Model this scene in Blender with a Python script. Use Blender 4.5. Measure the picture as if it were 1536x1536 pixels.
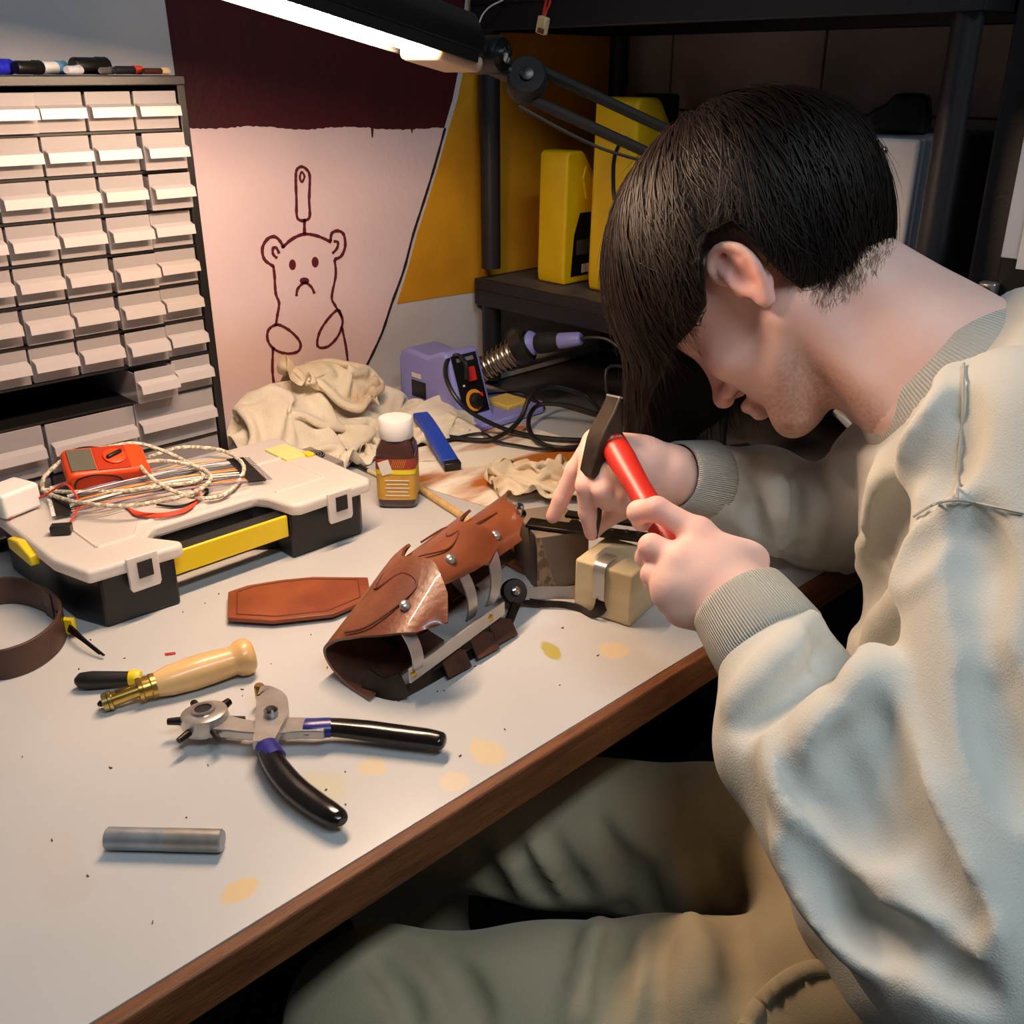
import bpy, bmesh, math, random
import numpy as np
from mathutils import Vector, Matrix
random.seed(7); rng = np.random.default_rng(7)
for o in list(bpy.data.objects): bpy.data.objects.remove(o)
scene = bpy.context.scene; COL = scene.collection
# ---------------------------------------------------------------- camera
Z0 = 0.75                       # table top height
FPX = 1500.0
_th = math.atan(658 / FPX)
_X = np.array([2450 - 768, 658, FPX]); _X /= np.linalg.norm(_X)
_U = np.array([0, math.cos(_th), -math.sin(_th)])
_Y = np.cross(_U, _X); _Y = _Y if _Y[2] > 0 else -_Y
RW = np.stack([_X, _Y, _U])     # camera axes (right, up, forward) -> world
CAM = np.array([0, 0, Z0 + 0.5])
cd = bpy.data.cameras.new('camera'); co = bpy.data.objects.new('camera', cd); COL.objects.link(co)
cd.sensor_width = 36; cd.lens = 36 * FPX / 1536; cd.clip_start = 0.02
m3 = Matrix(((RW[0, 0], RW[0, 1], -RW[0, 2]), (RW[1, 0], RW[1, 1], -RW[1, 2]), (RW[2, 0], RW[2, 1], -RW[2, 2])))
co.matrix_world = Matrix.Translation(CAM) @ m3.to_4x4()
scene.camera = co
# ---------------------------------------------------------------- world, exposure
scene.view_settings.view_transform = 'Standard'; scene.view_settings.look = 'None'
scene.view_settings.gamma = 1.0; scene.view_settings.use_curve_mapping = False
scene.view_settings.exposure = 0.0
w = bpy.data.worlds.new('world'); scene.world = w; w.use_nodes = True
w.node_tree.nodes['Background'].inputs[0].default_value = (0.75, 0.85, 1.0, 1)
w.node_tree.nodes['Background'].inputs[1].default_value = 0.0
# ceiling luminaires of the room (out of frame, above and behind the camera)
def ceiling_area(name, loc, size, energy, col):
    l = bpy.data.lights.new(name, 'AREA'); l.shape = 'RECTANGLE'; l.size, l.size_y = size; l.energy = energy; l.color = col
    o = bpy.data.objects.new(name, l); COL.objects.link(o); o.location = loc; return o
ceiling_area('ceiling_light_lamp', (0.15, -0.6, 2.57), (1.2, 0.25), 24, (0.80, 0.92, 1.0))
LAMP_STRENGTH = 500.0
LAMP_COLOR = (1.0, 0.68, 0.45)
# ---------------------------------------------------------------- pixel helpers (1536 frame)
def ray(px, py): return RW @ np.array([(px - 768) / FPX, (768 - py) / FPX, 1.0])
def P(px, py, d): return CAM + ray(px, py) * d                    # at camera depth d
def T(px, py, z=0.0):                                             # on the plane z above the table top
    r = ray(px, py); return CAM + r * ((Z0 + z - CAM[2]) / r[2])
def W(px, py, Y=1.30):                                            # on a plane parallel to the back wall
    r = ray(px, py); return CAM + r * (Y / r[1])
def WX(px, py, X):
    r = ray(px, py); return CAM + r * (X / r[0])
def A(*v): return np.array(v, float)
# ---------------------------------------------------------------- materials
def s2l(c):
    return tuple(((x / 255) / 12.92 if x / 255 <= .04045 else ((x / 255 + .055) / 1.055) ** 2.4) for x in c)
def mat(name, rgb, rough=.5, metal=0.0, rgb2=None, nscale=8.0, bump=0.0, bscale=60.0, spec=.5, coat=0.0, detail=4.0, sheen=0.0, trans=0.0, sss=0.0, stretch=None, lo=.35, hi=.65):
    m = bpy.data.materials.new(name); m.use_nodes = True
    nt = m.node_tree; b = nt.nodes['Principled BSDF']
    b.inputs['Base Color'].default_value = (*s2l(rgb), 1); b.inputs['Roughness'].default_value = rough
    b.inputs['Metallic'].default_value = metal; b.inputs['Specular IOR Level'].default_value = spec
    b.inputs['Coat Weight'].default_value = coat; b.inputs['Sheen Weight'].default_value = sheen
    b.inputs['Transmission Weight'].default_value = trans
    if sss:
        b.inputs['Subsurface Weight'].default_value = sss; b.inputs['Subsurface Radius'].default_value = (.012, .005, .003); b.inputs['Subsurface Scale'].default_value = 1.0
    tc = nt.nodes.new('ShaderNodeTexCoord'); vec = tc.outputs['Object']
    if stretch:
        mp = nt.nodes.new('ShaderNodeMapping'); mp.inputs['Scale'].default_value = stretch
        nt.links.new(vec, mp.inputs[0]); vec = mp.outputs[0]
    if rgb2:
        n = nt.nodes.new('ShaderNodeTexNoise'); n.inputs['Scale'].default_value = nscale; n.inputs['Detail'].default_value = detail
        nt.links.new(vec, n.inputs['Vector'])
        r = nt.nodes.new('ShaderNodeValToRGB'); r.color_ramp.elements[0].position = lo; r.color_ramp.elements[1].position = hi
        r.color_ramp.elements[0].color = (*s2l(rgb), 1); r.color_ramp.elements[1].color = (*s2l(rgb2), 1)
        nt.links.new(n.outputs[0], r.inputs[0]); nt.links.new(r.outputs[0], b.inputs['Base Color'])
    if bump:
        n = nt.nodes.new('ShaderNodeTexNoise'); n.inputs['Scale'].default_value = bscale; n.inputs['Detail'].default_value = 5
        nt.links.new(vec, n.inputs['Vector'])
        bp = nt.nodes.new('ShaderNodeBump'); bp.inputs['Strength'].default_value = bump; bp.inputs['Distance'].default_value = .004
        nt.links.new(n.outputs[0], bp.inputs['Height']); nt.links.new(bp.outputs[0], b.inputs['Normal'])
    return m
def glassy(name, rgb, transp=.25, transl=.35, rough=.35):
    """cloudy translucent plastic"""
    m = bpy.data.materials.new(name); m.use_nodes = True; nt = m.node_tree
    b = nt.nodes['Principled BSDF']; out = nt.nodes['Material Output']
    b.inputs['Base Color'].default_value = (*s2l(rgb), 1); b.inputs['Roughness'].default_value = rough
    tl = nt.nodes.new('ShaderNodeBsdfTranslucent'); tl.inputs[0].default_value = (*s2l(rgb), 1)
    tp = nt.nodes.new('ShaderNodeBsdfTransparent')
    m1 = nt.nodes.new('ShaderNodeMixShader'); m1.inputs[0].default_value = transl
    nt.links.new(b.outputs[0], m1.inputs[1]); nt.links.new(tl.outputs[0], m1.inputs[2])
    m2 = nt.nodes.new('ShaderNodeMixShader'); m2.inputs[0].default_value = transp
    nt.links.new(m1.outputs[0], m2.inputs[1]); nt.links.new(tp.outputs[0], m2.inputs[2])
    nt.links.new(m2.outputs[0], out.inputs[0]); return m
def emis(name, rgb, strength):
    m = bpy.data.materials.new(name); m.use_nodes = True; b = m.node_tree.nodes['Principled BSDF']
    b.inputs['Base Color'].default_value = (*rgb, 1); b.inputs['Emission Color'].default_value = (*rgb, 1); b.inputs['Emission Strength'].default_value = strength
    return m
# ---------------------------------------------------------------- objects
def tag(o, label=None, cat=None, group=None, kind=None):
    if label: o['label'] = label
    if cat: o['category'] = cat
    if group: o['group'] = group
    if kind: o['kind'] = kind
    return o
def thing(name, label, cat, loc=(0, 0, 0), rotz=0.0, group=None):
    o = bpy.data.objects.new(name, None); COL.objects.link(o); o.location = Vector(loc); o.rotation_euler = (0, 0, rotz)
    o.empty_display_size = .02
    return tag(o, label, cat, group)
def rotm(axis, ang): return np.array(Matrix.Rotation(ang, 3, axis))
def frame(d, up=(0, 0, 1)):
    d = A(*d); d = d / np.linalg.norm(d); u = A(*up)
    if abs(d @ u) > .98: u = A(1, 0, 0)
    s = np.cross(d, u); s /= np.linalg.norm(s); return d, s, np.cross(s, d)
def crom(pts, n=8, closed=False):
    p = np.array(pts, float); k = len(p); out = []
    rngk = range(k if closed else k - 1)
    for i in rngk:
        if closed: p0, p1, p2, p3 = p[(i - 1) % k], p[i], p[(i + 1) % k], p[(i + 2) % k]
        else: p0, p1, p2, p3 = p[max(i - 1, 0)], p[i], p[i + 1], p[min(i + 2, k - 1)]
        for t in np.linspace(0, 1, n, endpoint=False):
            out.append(.5 * ((2 * p1) + (p2 - p0) * t + (2 * p0 - 5 * p1 + 4 * p2 - p3) * t * t + (3 * p1 - p0 - 3 * p2 + p3) * t ** 3))
    if not closed: out.append(p[-1])
    return np.array(out)
class MB:
    def __init__(s): s.v = []; s.f = []
    def add(s, vs, fs):
        n = len(s.v); s.v += [tuple(map(float, x)) for x in vs]; s.f += [tuple(n + i for i in f) for f in fs]; return s
    def box(s, c, size, rot=None, taper=1.0):
        c = A(*c); h = A(*size) / 2; vs = []
        for z in (-1, 1):
            k = taper if z > 0 else 1.0
            for x, y in ((-1, -1), (1, -1), (1, 1), (-1, 1)):
                q = A(x * h[0] * k, y * h[1] * k, z * h[2]); vs.append(c + (rot @ q if rot is not None else q))
        return s.add(vs, [(3, 2, 1, 0), (4, 5, 6, 7), (0, 1, 5, 4), (1, 2, 6, 5), (2, 3, 7, 6), (3, 0, 4, 7)])
    def prism(s, poly, z0, z1, org=None, ax=None):
        """polygon (2D, ccw) extruded; ax = (e1,e2,e3) 3D axes"""
        e = ax if ax is not None else (A(1, 0, 0), A(0, 1, 0), A(0, 0, 1)); o = A(0, 0, 0) if org is None else A(*org)
        n = len(poly); vs = [o + e[0] * a + e[1] * b + e[2] * z for z in (z0, z1) for a, b in poly]
        return s.add(vs, [tuple(range(n))[::-1], tuple(range(n, 2 * n))] + [(i, (i + 1) % n, n + (i + 1) % n, n + i) for i in range(n)])
    def tube(s, pts, r, seg=8, cap=True, closed=False, flat=None, up=(0, 0, 1)):
        pts = np.array(pts, float); n = len(pts); rr = np.full(n, r, float) if np.isscalar(r) else np.array(r, float)
        vs = []; prev = None
        for i in range(n):
            if closed: d = pts[(i + 1) % n] - pts[i - 1]
            else: d = pts[min(i + 1, n - 1)] - pts[max(i - 1, 0)]
            d = d / (np.linalg.norm(d) + 1e-12)
            if prev is None: _, sd, u = frame(d, up)
            else:
                u = prev - d * (prev @ d); u /= (np.linalg.norm(u) + 1e-12); sd = np.cross(d, u)
            prev = u
            for k in range(seg):
                a = 2 * math.pi * k / seg; fx, fy = (1, 1) if flat is None else flat
                vs.append(pts[i] + rr[i] * (math.cos(a) * sd * fx + math.sin(a) * u * fy))
        fs = []
        for i in range(n if closed else n - 1):
            j = (i + 1) % n
            for k in range(seg):
                k2 = (k + 1) % seg; fs.append((i * seg + k, i * seg + k2, j * seg + k2, j * seg + k))
        if cap and not closed: fs += [tuple(range(seg))[::-1], tuple((n - 1) * seg + k for k in range(seg))]
        return s.add(vs, fs)
    def lathe(s, prof, org=(0, 0, 0), d=(0, 0, 1), seg=20, cap=True, sq=None):
        """profile [(r,h)...] around axis d; sq -> superellipse exponent for square-ish sections"""
        o = A(*org); d_, a, b = frame(d); vs = []
        for r, h in prof:
            for k in range(seg):
                t = 2 * math.pi * k / seg; c_, s_ = math.cos(t), math.sin(t); q = 1.0
                if sq: q = (abs(c_) ** sq + abs(s_) ** sq) ** (-1 / sq)
                vs.append(o + d_ * h + r * q * (c_ * a + s_ * b))
        n = len(prof)
        fs = [(i * seg + k, i * seg + (k + 1) % seg, (i + 1) * seg + (k + 1) % seg, (i + 1) * seg + k) for i in range(n - 1) for k in range(seg)]
        if cap: fs += [tuple(range(seg))[::-1], tuple((n - 1) * seg + k for k in range(seg))]
        return s.add(vs, fs)
    def ball(s, c, r, seg=12, rings=8, sc=(1, 1, 1)):
        pr = [(math.sin(math.pi * i / rings) + 1e-5, -math.cos(math.pi * i / rings)) for i in range(rings + 1)]
        c = A(*c); vs = []
        for q, h in pr:
            for k in range(seg):
                t = 2 * math.pi * k / seg; vs.append(c + r * A(q * math.cos(t) * sc[0], q * math.sin(t) * sc[1], h * sc[2]))
        n = len(pr)
        return s.add(vs, [(i * seg + k, i * seg + (k + 1) % seg, (i + 1) * seg + (k + 1) % seg, (i + 1) * seg + k) for i in range(n - 1) for k in range(seg)])
    def grid(s, pts):
        pts = np.array(pts, float); a, b = pts.shape[:2]
        return s.add(pts.reshape(-1, 3), [(i * b + j, (i + 1) * b + j, (i + 1) * b + j + 1, i * b + j + 1) for i in range(a - 1) for j in range(b - 1)])
    def strip(s, pts, width, thick, nrm=None):
        """flat bar: centre line pts, width along 'wd' vectors nrm[i], thickness across"""
        pts = np.array(pts, float); n = len(pts); vs = []
        for i in range(n):
            d = pts[min(i + 1, n - 1)] - pts[max(i - 1, 0)]; d /= np.linalg.norm(d)
            wv = A(*(nrm[i] if nrm is not None and np.ndim(nrm) > 1 else (nrm if nrm is not None else (0, 0, 1)))); wv = wv - d * (wv @ d); wv /= np.linalg.norm(wv)
            tv = np.cross(d, wv)
            wd = width[i] if not np.isscalar(width) else width
            for a, b in ((-1, -1), (1, -1), (1, 1), (-1, 1)): vs.append(pts[i] + wv * a * wd / 2 + tv * b * thick / 2)
        fs = [(i * 4 + k, i * 4 + (k + 1) % 4, i * 4 + 4 + (k + 1) % 4, i * 4 + 4 + k) for i in range(n - 1) for k in range(4)]
        fs += [(3, 2, 1, 0), tuple((n - 1) * 4 + k for k in range(4))]
        return s.add(vs, fs)
    def build(s, name, m, parent=None, smooth=True, bevel=0.0, world=True, solid=0.0, sub=0, angle=40, bseg=2):
        vs = s.v
        if parent is not None and world:
            o_ = np.zeros(3); q = parent
            while q is not None: o_ = o_ + np.array(q.location); q = q.parent
            vs = [tuple(np.array(x) - o_) for x in vs]
        me = bpy.data.meshes.new(name); me.from_pydata(vs, [], s.f)
        bm = bmesh.new(); bm.from_mesh(me); bmesh.ops.recalc_face_normals(bm, faces=bm.faces); bm.to_mesh(me); bm.free()
        if smooth:
            me.polygons.foreach_set('use_smooth', [True] * len(me.polygons))
            me.set_sharp_from_angle(angle=math.radians(angle))
        o = bpy.data.objects.new(name, me); COL.objects.link(o)
        for mm in (m if isinstance(m, (list, tuple)) else [m]): me.materials.append(mm)
        if parent is not None: o.parent = parent
        if solid:
            md = o.modifiers.new('solid', 'SOLIDIFY'); md.thickness = solid; md.offset = 0
        if bevel:
            md = o.modifiers.new('bevel', 'BEVEL'); md.width = bevel; md.segments = bseg; md.limit_method = 'ANGLE'; md.angle_limit = math.radians(35); md.harden_normals = False
        if sub:
            md = o.modifiers.new('sub', 'SUBSURF'); md.levels = sub; md.render_levels = sub
        return o
def dup(root, loc=None, label=None):
    r = root.copy(); COL.objects.link(r)
    if loc is not None: r.location = loc
    if label: r['label'] = label
    for ch in root.children:
        c = ch.copy(); COL.objects.link(c); c.parent = r
        for g in ch.children:
            d = g.copy(); COL.objects.link(d); d.parent = c
    return r
def single(mb, name, m, label, cat, group=None, loc=None, **kw):
    """a thing that is one mesh, origin at its base"""
    v = np.array(mb.v); c = A((v[:, 0].min() + v[:, 0].max()) / 2, (v[:, 1].min() + v[:, 1].max()) / 2, v[:, 2].min()) if loc is None else A(*loc)
    mb.v = [tuple(x) for x in v - c]; o = mb.build(name, m, **kw); o.location = c; return tag(o, label, cat, group)
# ---------------------------------------------------------------- signed-distance modelling (for the body, clothes, rags)
class SDF:
    def __init__(s, lo, hi, res):
        s.lo = A(*lo); s.res = res; s.n = np.ceil((A(*hi) - s.lo) / res).astype(int) + 1
        s.ax = [(s.lo[i] + np.arange(s.n[i]) * res).astype(np.float32) for i in range(3)]
        s.d = np.full(s.n, 9.0, np.float32)
    def _win(s, lo, hi, pad):
        i0 = np.clip(np.floor((lo - pad - s.lo) / s.res).astype(int), 0, s.n - 1); i1 = np.clip(np.ceil((hi + pad - s.lo) / s.res).astype(int) + 1, 1, s.n)
        sl = tuple(slice(a, b) for a, b in zip(i0, i1))
        if any(b <= a for a, b in zip(i0, i1)): return None, None
        return sl, (s.ax[0][sl[0]][:, None, None], s.ax[1][sl[1]][None, :, None], s.ax[2][sl[2]][None, None, :])
    def _mix(s, sl, e, k, op):
        a = s.d[sl]
        if op == 'sub': e = -e; r = np.maximum(a, e); h = np.maximum(k - np.abs(a - e), 0) / max(k, 1e-6); r = r + h * h * k * .25
        else: r = np.minimum(a, e); h = np.maximum(k - np.abs(a - e), 0) / max(k, 1e-6); r = r - h * h * k * .25
        s.d[sl] = r
    def cap(s, a, b, ra, rb=None, k=.01, op='add'):
        a, b = A(*a), A(*b); rb = ra if rb is None else rb; rm = max(ra, rb)
        sl, g = s._win(np.minimum(a, b), np.maximum(a, b), rm + k + 3 * s.res)
        if sl is None: return s
        d = b - a; L = d @ d + 1e-12
        t = np.clip(((g[0] - a[0]) * d[0] + (g[1] - a[1]) * d[1] + (g[2] - a[2]) * d[2]) / L, 0, 1)
        e = np.sqrt((g[0] - a[0] - t * d[0]) ** 2 + (g[1] - a[1] - t * d[1]) ** 2 + (g[2] - a[2] - t * d[2]) ** 2) - (ra + (rb - ra) * t)
        s._mix(sl, e, k, op); return s
    def chain(s, pts, rs, k=.01, op='add'):
        for i in range(len(pts) - 1): s.cap(pts[i], pts[i + 1], rs[i], rs[i + 1], k, op)
        return s
    def ell(s, c, r, B=None, k=.01, op='add'):
        c = A(*c); r = A(*r); B = np.eye(3) if B is None else B; rm = r.max()
        sl, g = s._win(c, c, rm + k + 3 * s.res)
        if sl is None: return s
        q = [((g[0] - c[0]) * B[0, i] + (g[1] - c[1]) * B[1, i] + (g[2] - c[2]) * B[2, i]) for i in range(3)]
        k0 = np.sqrt(sum((q[i] / r[i]) ** 2 for i in range(3))); k1 = np.sqrt(sum((q[i] / r[i] ** 2) ** 2 for i in range(3))) + 1e-6
        s._mix(sl, k0 * (k0 - 1) / k1, k, op); return s
    def warp(s, fn):
        g = (s.ax[0][:, None, None], s.ax[1][None, :, None], s.ax[2][None, None, :]); s.d = (s.d + fn(*g)).astype(np.float32); return s
    def cut(s, p, n):
        p = A(*p); n = A(*n); n = n / np.linalg.norm(n)
        g = (s.ax[0][:, None, None], s.ax[1][None, :, None], s.ax[2][None, None, :])
        s.d = np.maximum(s.d, (g[0] - p[0]) * n[0] + (g[1] - p[1]) * n[1] + (g[2] - p[2]) * n[2]).astype(np.float32); return s
    def mesh(s):
        d = s.d; sg = d < 0
        d = np.pad(d, 1, constant_values=9.0); sg = np.pad(sg, 1)
        c = np.zeros(np.array(d.shape) - 1, np.int8)
        offs = [(x, y, z) for x in (0, 1) for y in (0, 1) for z in (0, 1)]
        N = np.array(d.shape) - 1
        for x, y, z in offs: c += sg[x:x + N[0], y:y + N[1], z:z + N[2]]
        act = np.argwhere((c > 0) & (c < 8)); idx = np.full(N, -1, np.int64); idx[tuple(act.T)] = np.arange(len(act))
        cv = np.stack([d[act[:, 0] + x, act[:, 1] + y, act[:, 2] + z] for x, y, z in offs], 1)
        acc = np.zeros((len(act), 3)); cnt = np.zeros(len(act))
        for i, a in enumerate(offs):
            for j, b in enumerate(offs):
                if j > i and sum(abs(p - q) for p, q in zip(a, b)) == 1:
                    va, vb = cv[:, i], cv[:, j]; mk = (va < 0) != (vb < 0)
                    t = np.where(mk, np.clip(va / np.where(mk, va - vb, 1), .05, .95), 0)
                    acc += mk[:, None] * (A(*a) + t[:, None] * (A(*b) - A(*a))); cnt += mk
        v = (act + acc / cnt[:, None] - 1) * s.res + s.lo
        fs = []
        for ax in range(3):
            o = [0, 0, 0]; o[ax] = 1
            s0 = sg[:-1, :-1, :-1]; s1 = sg[o[0]:, o[1]:, o[2]:][:N[0], :N[1], :N[2]]
            e = np.argwhere(s0 != s1); e = e[(e[:, (ax + 1) % 3] > 0) & (e[:, (ax + 2) % 3] > 0)]
            u = np.zeros(3, int); u[(ax + 1) % 3] = 1; w_ = np.zeros(3, int); w_[(ax + 2) % 3] = 1
            q = np.stack([idx[tuple((e - u - w_).T)], idx[tuple((e - w_).T)], idx[tuple(e.T)], idx[tuple((e - u).T)]], 1)
            flip = ~s0[tuple(e.T)]; q[flip] = q[flip][:, ::-1]; fs.append(q)
        return v, np.concatenate(fs)
def sdf_object(parts, name, m, parent, org, smooth_it=2):
    vs = []; fs = []; n = 0
    for s in parts:
        v, f = s.mesh(); vs.append(v); fs.append(f + n); n += len(v)
    v = np.concatenate(vs) - A(*org); f = np.concatenate(fs)
    e = np.concatenate([f[:, [0, 1]], f[:, [1, 2]], f[:, [2, 3]], f[:, [3, 0]]]); cnt = np.bincount(e[:, 0], minlength=n).astype(float)
    for it in range(smooth_it):
        acc = np.stack([np.bincount(e[:, 0], v[e[:, 1], i], n) for i in range(3)], 1); v = .5 * v + .5 * acc / cnt[:, None]
    me = bpy.data.meshes.new(name); me.vertices.add(n); me.vertices.foreach_set('co', v.ravel())
    me.loops.add(len(f) * 4); me.loops.foreach_set('vertex_index', f.ravel()); me.polygons.add(len(f))
    me.polygons.foreach_set('loop_start', np.arange(len(f)) * 4); me.polygons.foreach_set('use_smooth', np.ones(len(f), bool)); me.update(calc_edges=True); me.validate()
    o = bpy.data.objects.new(name, me); COL.objects.link(o); me.materials.append(m)
    if parent is not None: o.parent = parent
    return o
# ================================================================ materials
M = dict(
 wall=mat('wall_paint', (205, 202, 205), .75, rgb2=(194, 190, 192), nscale=5, bump=.25, bscale=90),
 pink=mat('pink_paint', (230, 204, 206), .7, rgb2=(222, 197, 200), nscale=6, bump=.25, bscale=90),
 maroon=mat('maroon_paint', (74, 8, 20), .55, rgb2=(58, 5, 15), nscale=7, bump=.25, bscale=90),
 ochre=mat('ochre_paint', (214, 152, 24), .6, rgb2=(196, 134, 18), nscale=9, bump=.25, bscale=90),
 stroke=mat('bear_stroke', (92, 14, 30), .6), lineblack=mat('line_black', (40, 18, 26), .6),
 wallr=mat('grey_block', (206, 197, 194), .85, rgb2=(188, 178, 174), nscale=6, bump=.3, bscale=60),
 joint=mat('grey_mortar', (110, 104, 104), .9),
 floor=mat('floor_vinyl', (40, 40, 44), .6, rgb2=(52, 50, 52), nscale=10),
 ceil=mat('ceiling_white', (150, 150, 150), .9),
 rack=mat('rack_black', (30, 30, 36), .42, bump=.1, bscale=200),
 shelf=mat('rack_shelf_grey', (62, 58, 60), .6, rgb2=(92, 84, 78), nscale=14),
 black=mat('black_plastic', (20, 19, 20), .38), blackm=mat('black_matte', (17, 17, 18), .75), rubber=mat('black_rubber', (22, 20, 20), .45),
 darkmetal=mat('dark_steel', (72, 66, 64), .36, .9, rgb2=(40, 36, 35), nscale=30), steel=mat('steel', (196, 192, 190), .30, .8, rgb2=(172, 168, 164), nscale=40, bump=.04, bscale=150),
 alu=mat('brushed_aluminium', (186, 180, 176), .38, .7, bump=.05, bscale=300), chrome=mat('chrome', (205, 205, 205), .14, 1.0),
 zinc=mat('zinc_rod', (166, 172, 178), .4, .6, rgb2=(144, 150, 156), nscale=60, bump=.1, bscale=180),
 brass=mat('brass', (196, 160, 84), .28, 1.0), yellow=mat('yellow_plastic', (236, 204, 30), .4, bump=.05, bscale=40),
 jug=mat('jug_yellow', (242, 200, 14), .42, rgb2=(228, 184, 10), nscale=10),
 labelblack=mat('label_black', (16, 14, 14), .35), white=mat('white_plastic', (232, 230, 228), .4), appl=mat('appliance_white', (205, 206, 214), .35),
 appls=mat('appliance_grey', (112, 118, 128), .35), orange=mat('meter_orange', (232, 74, 26), .42), cream=mat('cream_plastic', (226, 206, 160), .5),
 red=mat('wire_red', (214, 52, 34), .45), redwire=mat('wire_orange_red', (226, 78, 48), .5), lav=mat('lavender_plastic', (138, 140, 206), .42), knob=mat('knob_red', (205, 40, 30), .4), orangepr=mat('orange_print', (226, 150, 50), .5),
 blue=mat('knife_blue', (30, 68, 178), .4), spring=mat('spring_steel', (190, 176, 160), .3, 1.0),
 screen=mat('lcd_grey', (98, 96, 84), .3), stickw=mat('wood_stick', (214, 178, 120), .55, rgb2=(196, 156, 98), nscale=20, stretch=(1, 8, 8)),
 drawer=glassy('drawer_plastic', (194, 188, 190), .55, .22, .28), lip=glassy('drawer_lip', (206, 200, 202), .26, .25, .32), lid=glassy('lid_plastic', (244, 236, 230), .08, .30, .4),
 leather=mat('leather_tan', (128, 70, 42), .34, rgb2=(96, 46, 25), nscale=14, bump=.12, bscale=180, coat=.25, detail=6),
 leathero=mat('leather_orange', (146, 74, 40), .45, rgb2=(120, 54, 28), nscale=18, bump=.12, bscale=180, detail=6),
 leatherin=mat('leather_inside', (86, 46, 26), .85, rgb2=(62, 34, 22), nscale=60, bump=.3, bscale=300),
 leatheredge=mat('leather_raw', (196, 150, 96), .7, rgb2=(176, 122, 70), nscale=40),
 groove=mat('leather_groove', (96, 40, 18), .6), belt=mat('belt_brown', (80, 52, 40), .5, rgb2=(64, 40, 30), nscale=30, bump=.1, bscale=200),
 linen=mat('linen', (232, 222, 202), .95, rgb2=(220, 206, 182), nscale=20, bump=.45, bscale=420, sheen=.2), linen2=mat('linen_stained', (226, 212, 186), .95, rgb2=(190, 150, 104), nscale=14, bump=.4, bscale=400, lo=.5, hi=.8),
 amber=mat('dye_bottle', (66, 42, 40), .22, coat=.4), lab=mat('label_gold', (206, 158, 62), .5, rgb2=(190, 138, 48), nscale=30), laby=mat('label_yellow', (232, 210, 40), .5), labr=mat('label_red', (150, 50, 40), .5), labw=mat('label_white', (222, 214, 204), .5),
 skin=mat('skin', (240, 202, 190), .52, rgb2=(234, 190, 178), nscale=18, bump=.06, bscale=220, sss=.2, spec=.35), hair=mat('hair_brown', (17, 10, 8), .5, rgb2=(30, 18, 12), nscale=40, spec=.22), hairbase=mat('hair_base', (18, 11, 8), .8),
 pine=mat('pine_block', (210, 194, 158), .65, rgb2=(196, 174, 132), nscale=9, stretch=(1, 1, 5), bump=.1, bscale=120), chip=mat('chipboard', (170, 140, 104), .8, rgb2=(120, 96, 70), nscale=120, detail=6, lo=.45, hi=.55), chipf=mat('chipboard_face', (128, 112, 98), .6, rgb2=(112, 98, 86), nscale=12),
 handlew=mat('handle_wood', (226, 186, 128), .35, rgb2=(210, 164, 104), nscale=16, coat=.3), hammer=mat('hammer_red', (202, 44, 32), .38, rgb2=(180, 34, 26), nscale=30),
 iron=mat('hammer_iron', (84, 74, 66), .5, .8, rgb2=(44, 36, 32), nscale=26, detail=6), gripb=mat('grip_black', (24, 20, 20), .18), gripblue=mat('grip_blue', (34, 36, 120), .3),
 twee=mat('tweezer_dark', (48, 46, 46), .35, .8), psu=mat('psu_grey', (170, 164, 158), .4, .5), cu=mat('jumper_end', (30, 27, 26), .5), edge=None)
def tint_skin(m):
    nt = m.node_tree; b = nt.nodes['Principled BSDF']; src = b.inputs['Base Color'].links[0].from_socket
    for nm, rgb, amt in (('stubble', (128, 92, 76), .62), ('blush', (226, 128, 118), .55)):
        at = nt.nodes.new('ShaderNodeAttribute'); at.attribute_name = nm; mu = nt.nodes.new('ShaderNodeMath'); mu.operation = 'MULTIPLY'; mu.inputs[1].default_value = amt; nt.links.new(at.outputs['Fac'], mu.inputs[0])
        mx = nt.nodes.new('ShaderNodeMix'); mx.data_type = 'RGBA'; mx.inputs[7].default_value = (*s2l(rgb), 1); nt.links.new(mu.outputs[0], mx.inputs[0]); nt.links.new(src, mx.inputs[6]); src = mx.outputs[2]
    nt.links.new(src, b.inputs['Base Color'])
tint_skin(M['skin'])
def cloth_mat(name, rgb, rgb2=None, rib=None, weave=700):
    m = mat(name, rgb, .95, rgb2=rgb2, nscale=9, bump=.22, bscale=weave, sheen=.15, lo=.3, hi=.7); return m
M['sweat'] = cloth_mat('sweatshirt_fleece', (208, 209, 202), (200, 201, 194)); M['trous'] = cloth_mat('khaki_twill', (172, 160, 132), (160, 148, 120))
def rib_mat(name, rgb, scale):
    m = mat(name, rgb, .95); nt = m.node_tree; b = nt.nodes['Principled BSDF']
    uv = nt.nodes.new('ShaderNodeAttribute'); uv.attribute_name = 'ribu'
    mt = nt.nodes.new('ShaderNodeMath'); mt.operation = 'MULTIPLY'; mt.inputs[1].default_value = scale
    sn = nt.nodes.new('ShaderNodeMath'); sn.operation = 'SINE'
    nt.links.new(uv.outputs['Fac'], mt.inputs[0]); nt.links.new(mt.outputs[0], sn.inputs[0])
    bp = nt.nodes.new('ShaderNodeBump'); bp.inputs['Strength'].default_value = .7; bp.inputs['Distance'].default_value = .0012
    nt.links.new(sn.outputs[0], bp.inputs['Height']); nt.links.new(bp.outputs[0], b.inputs['Normal']); return m
M['rib'] = rib_mat('sweatshirt_rib', (198, 197, 188), 2 * math.pi * 90)
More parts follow.
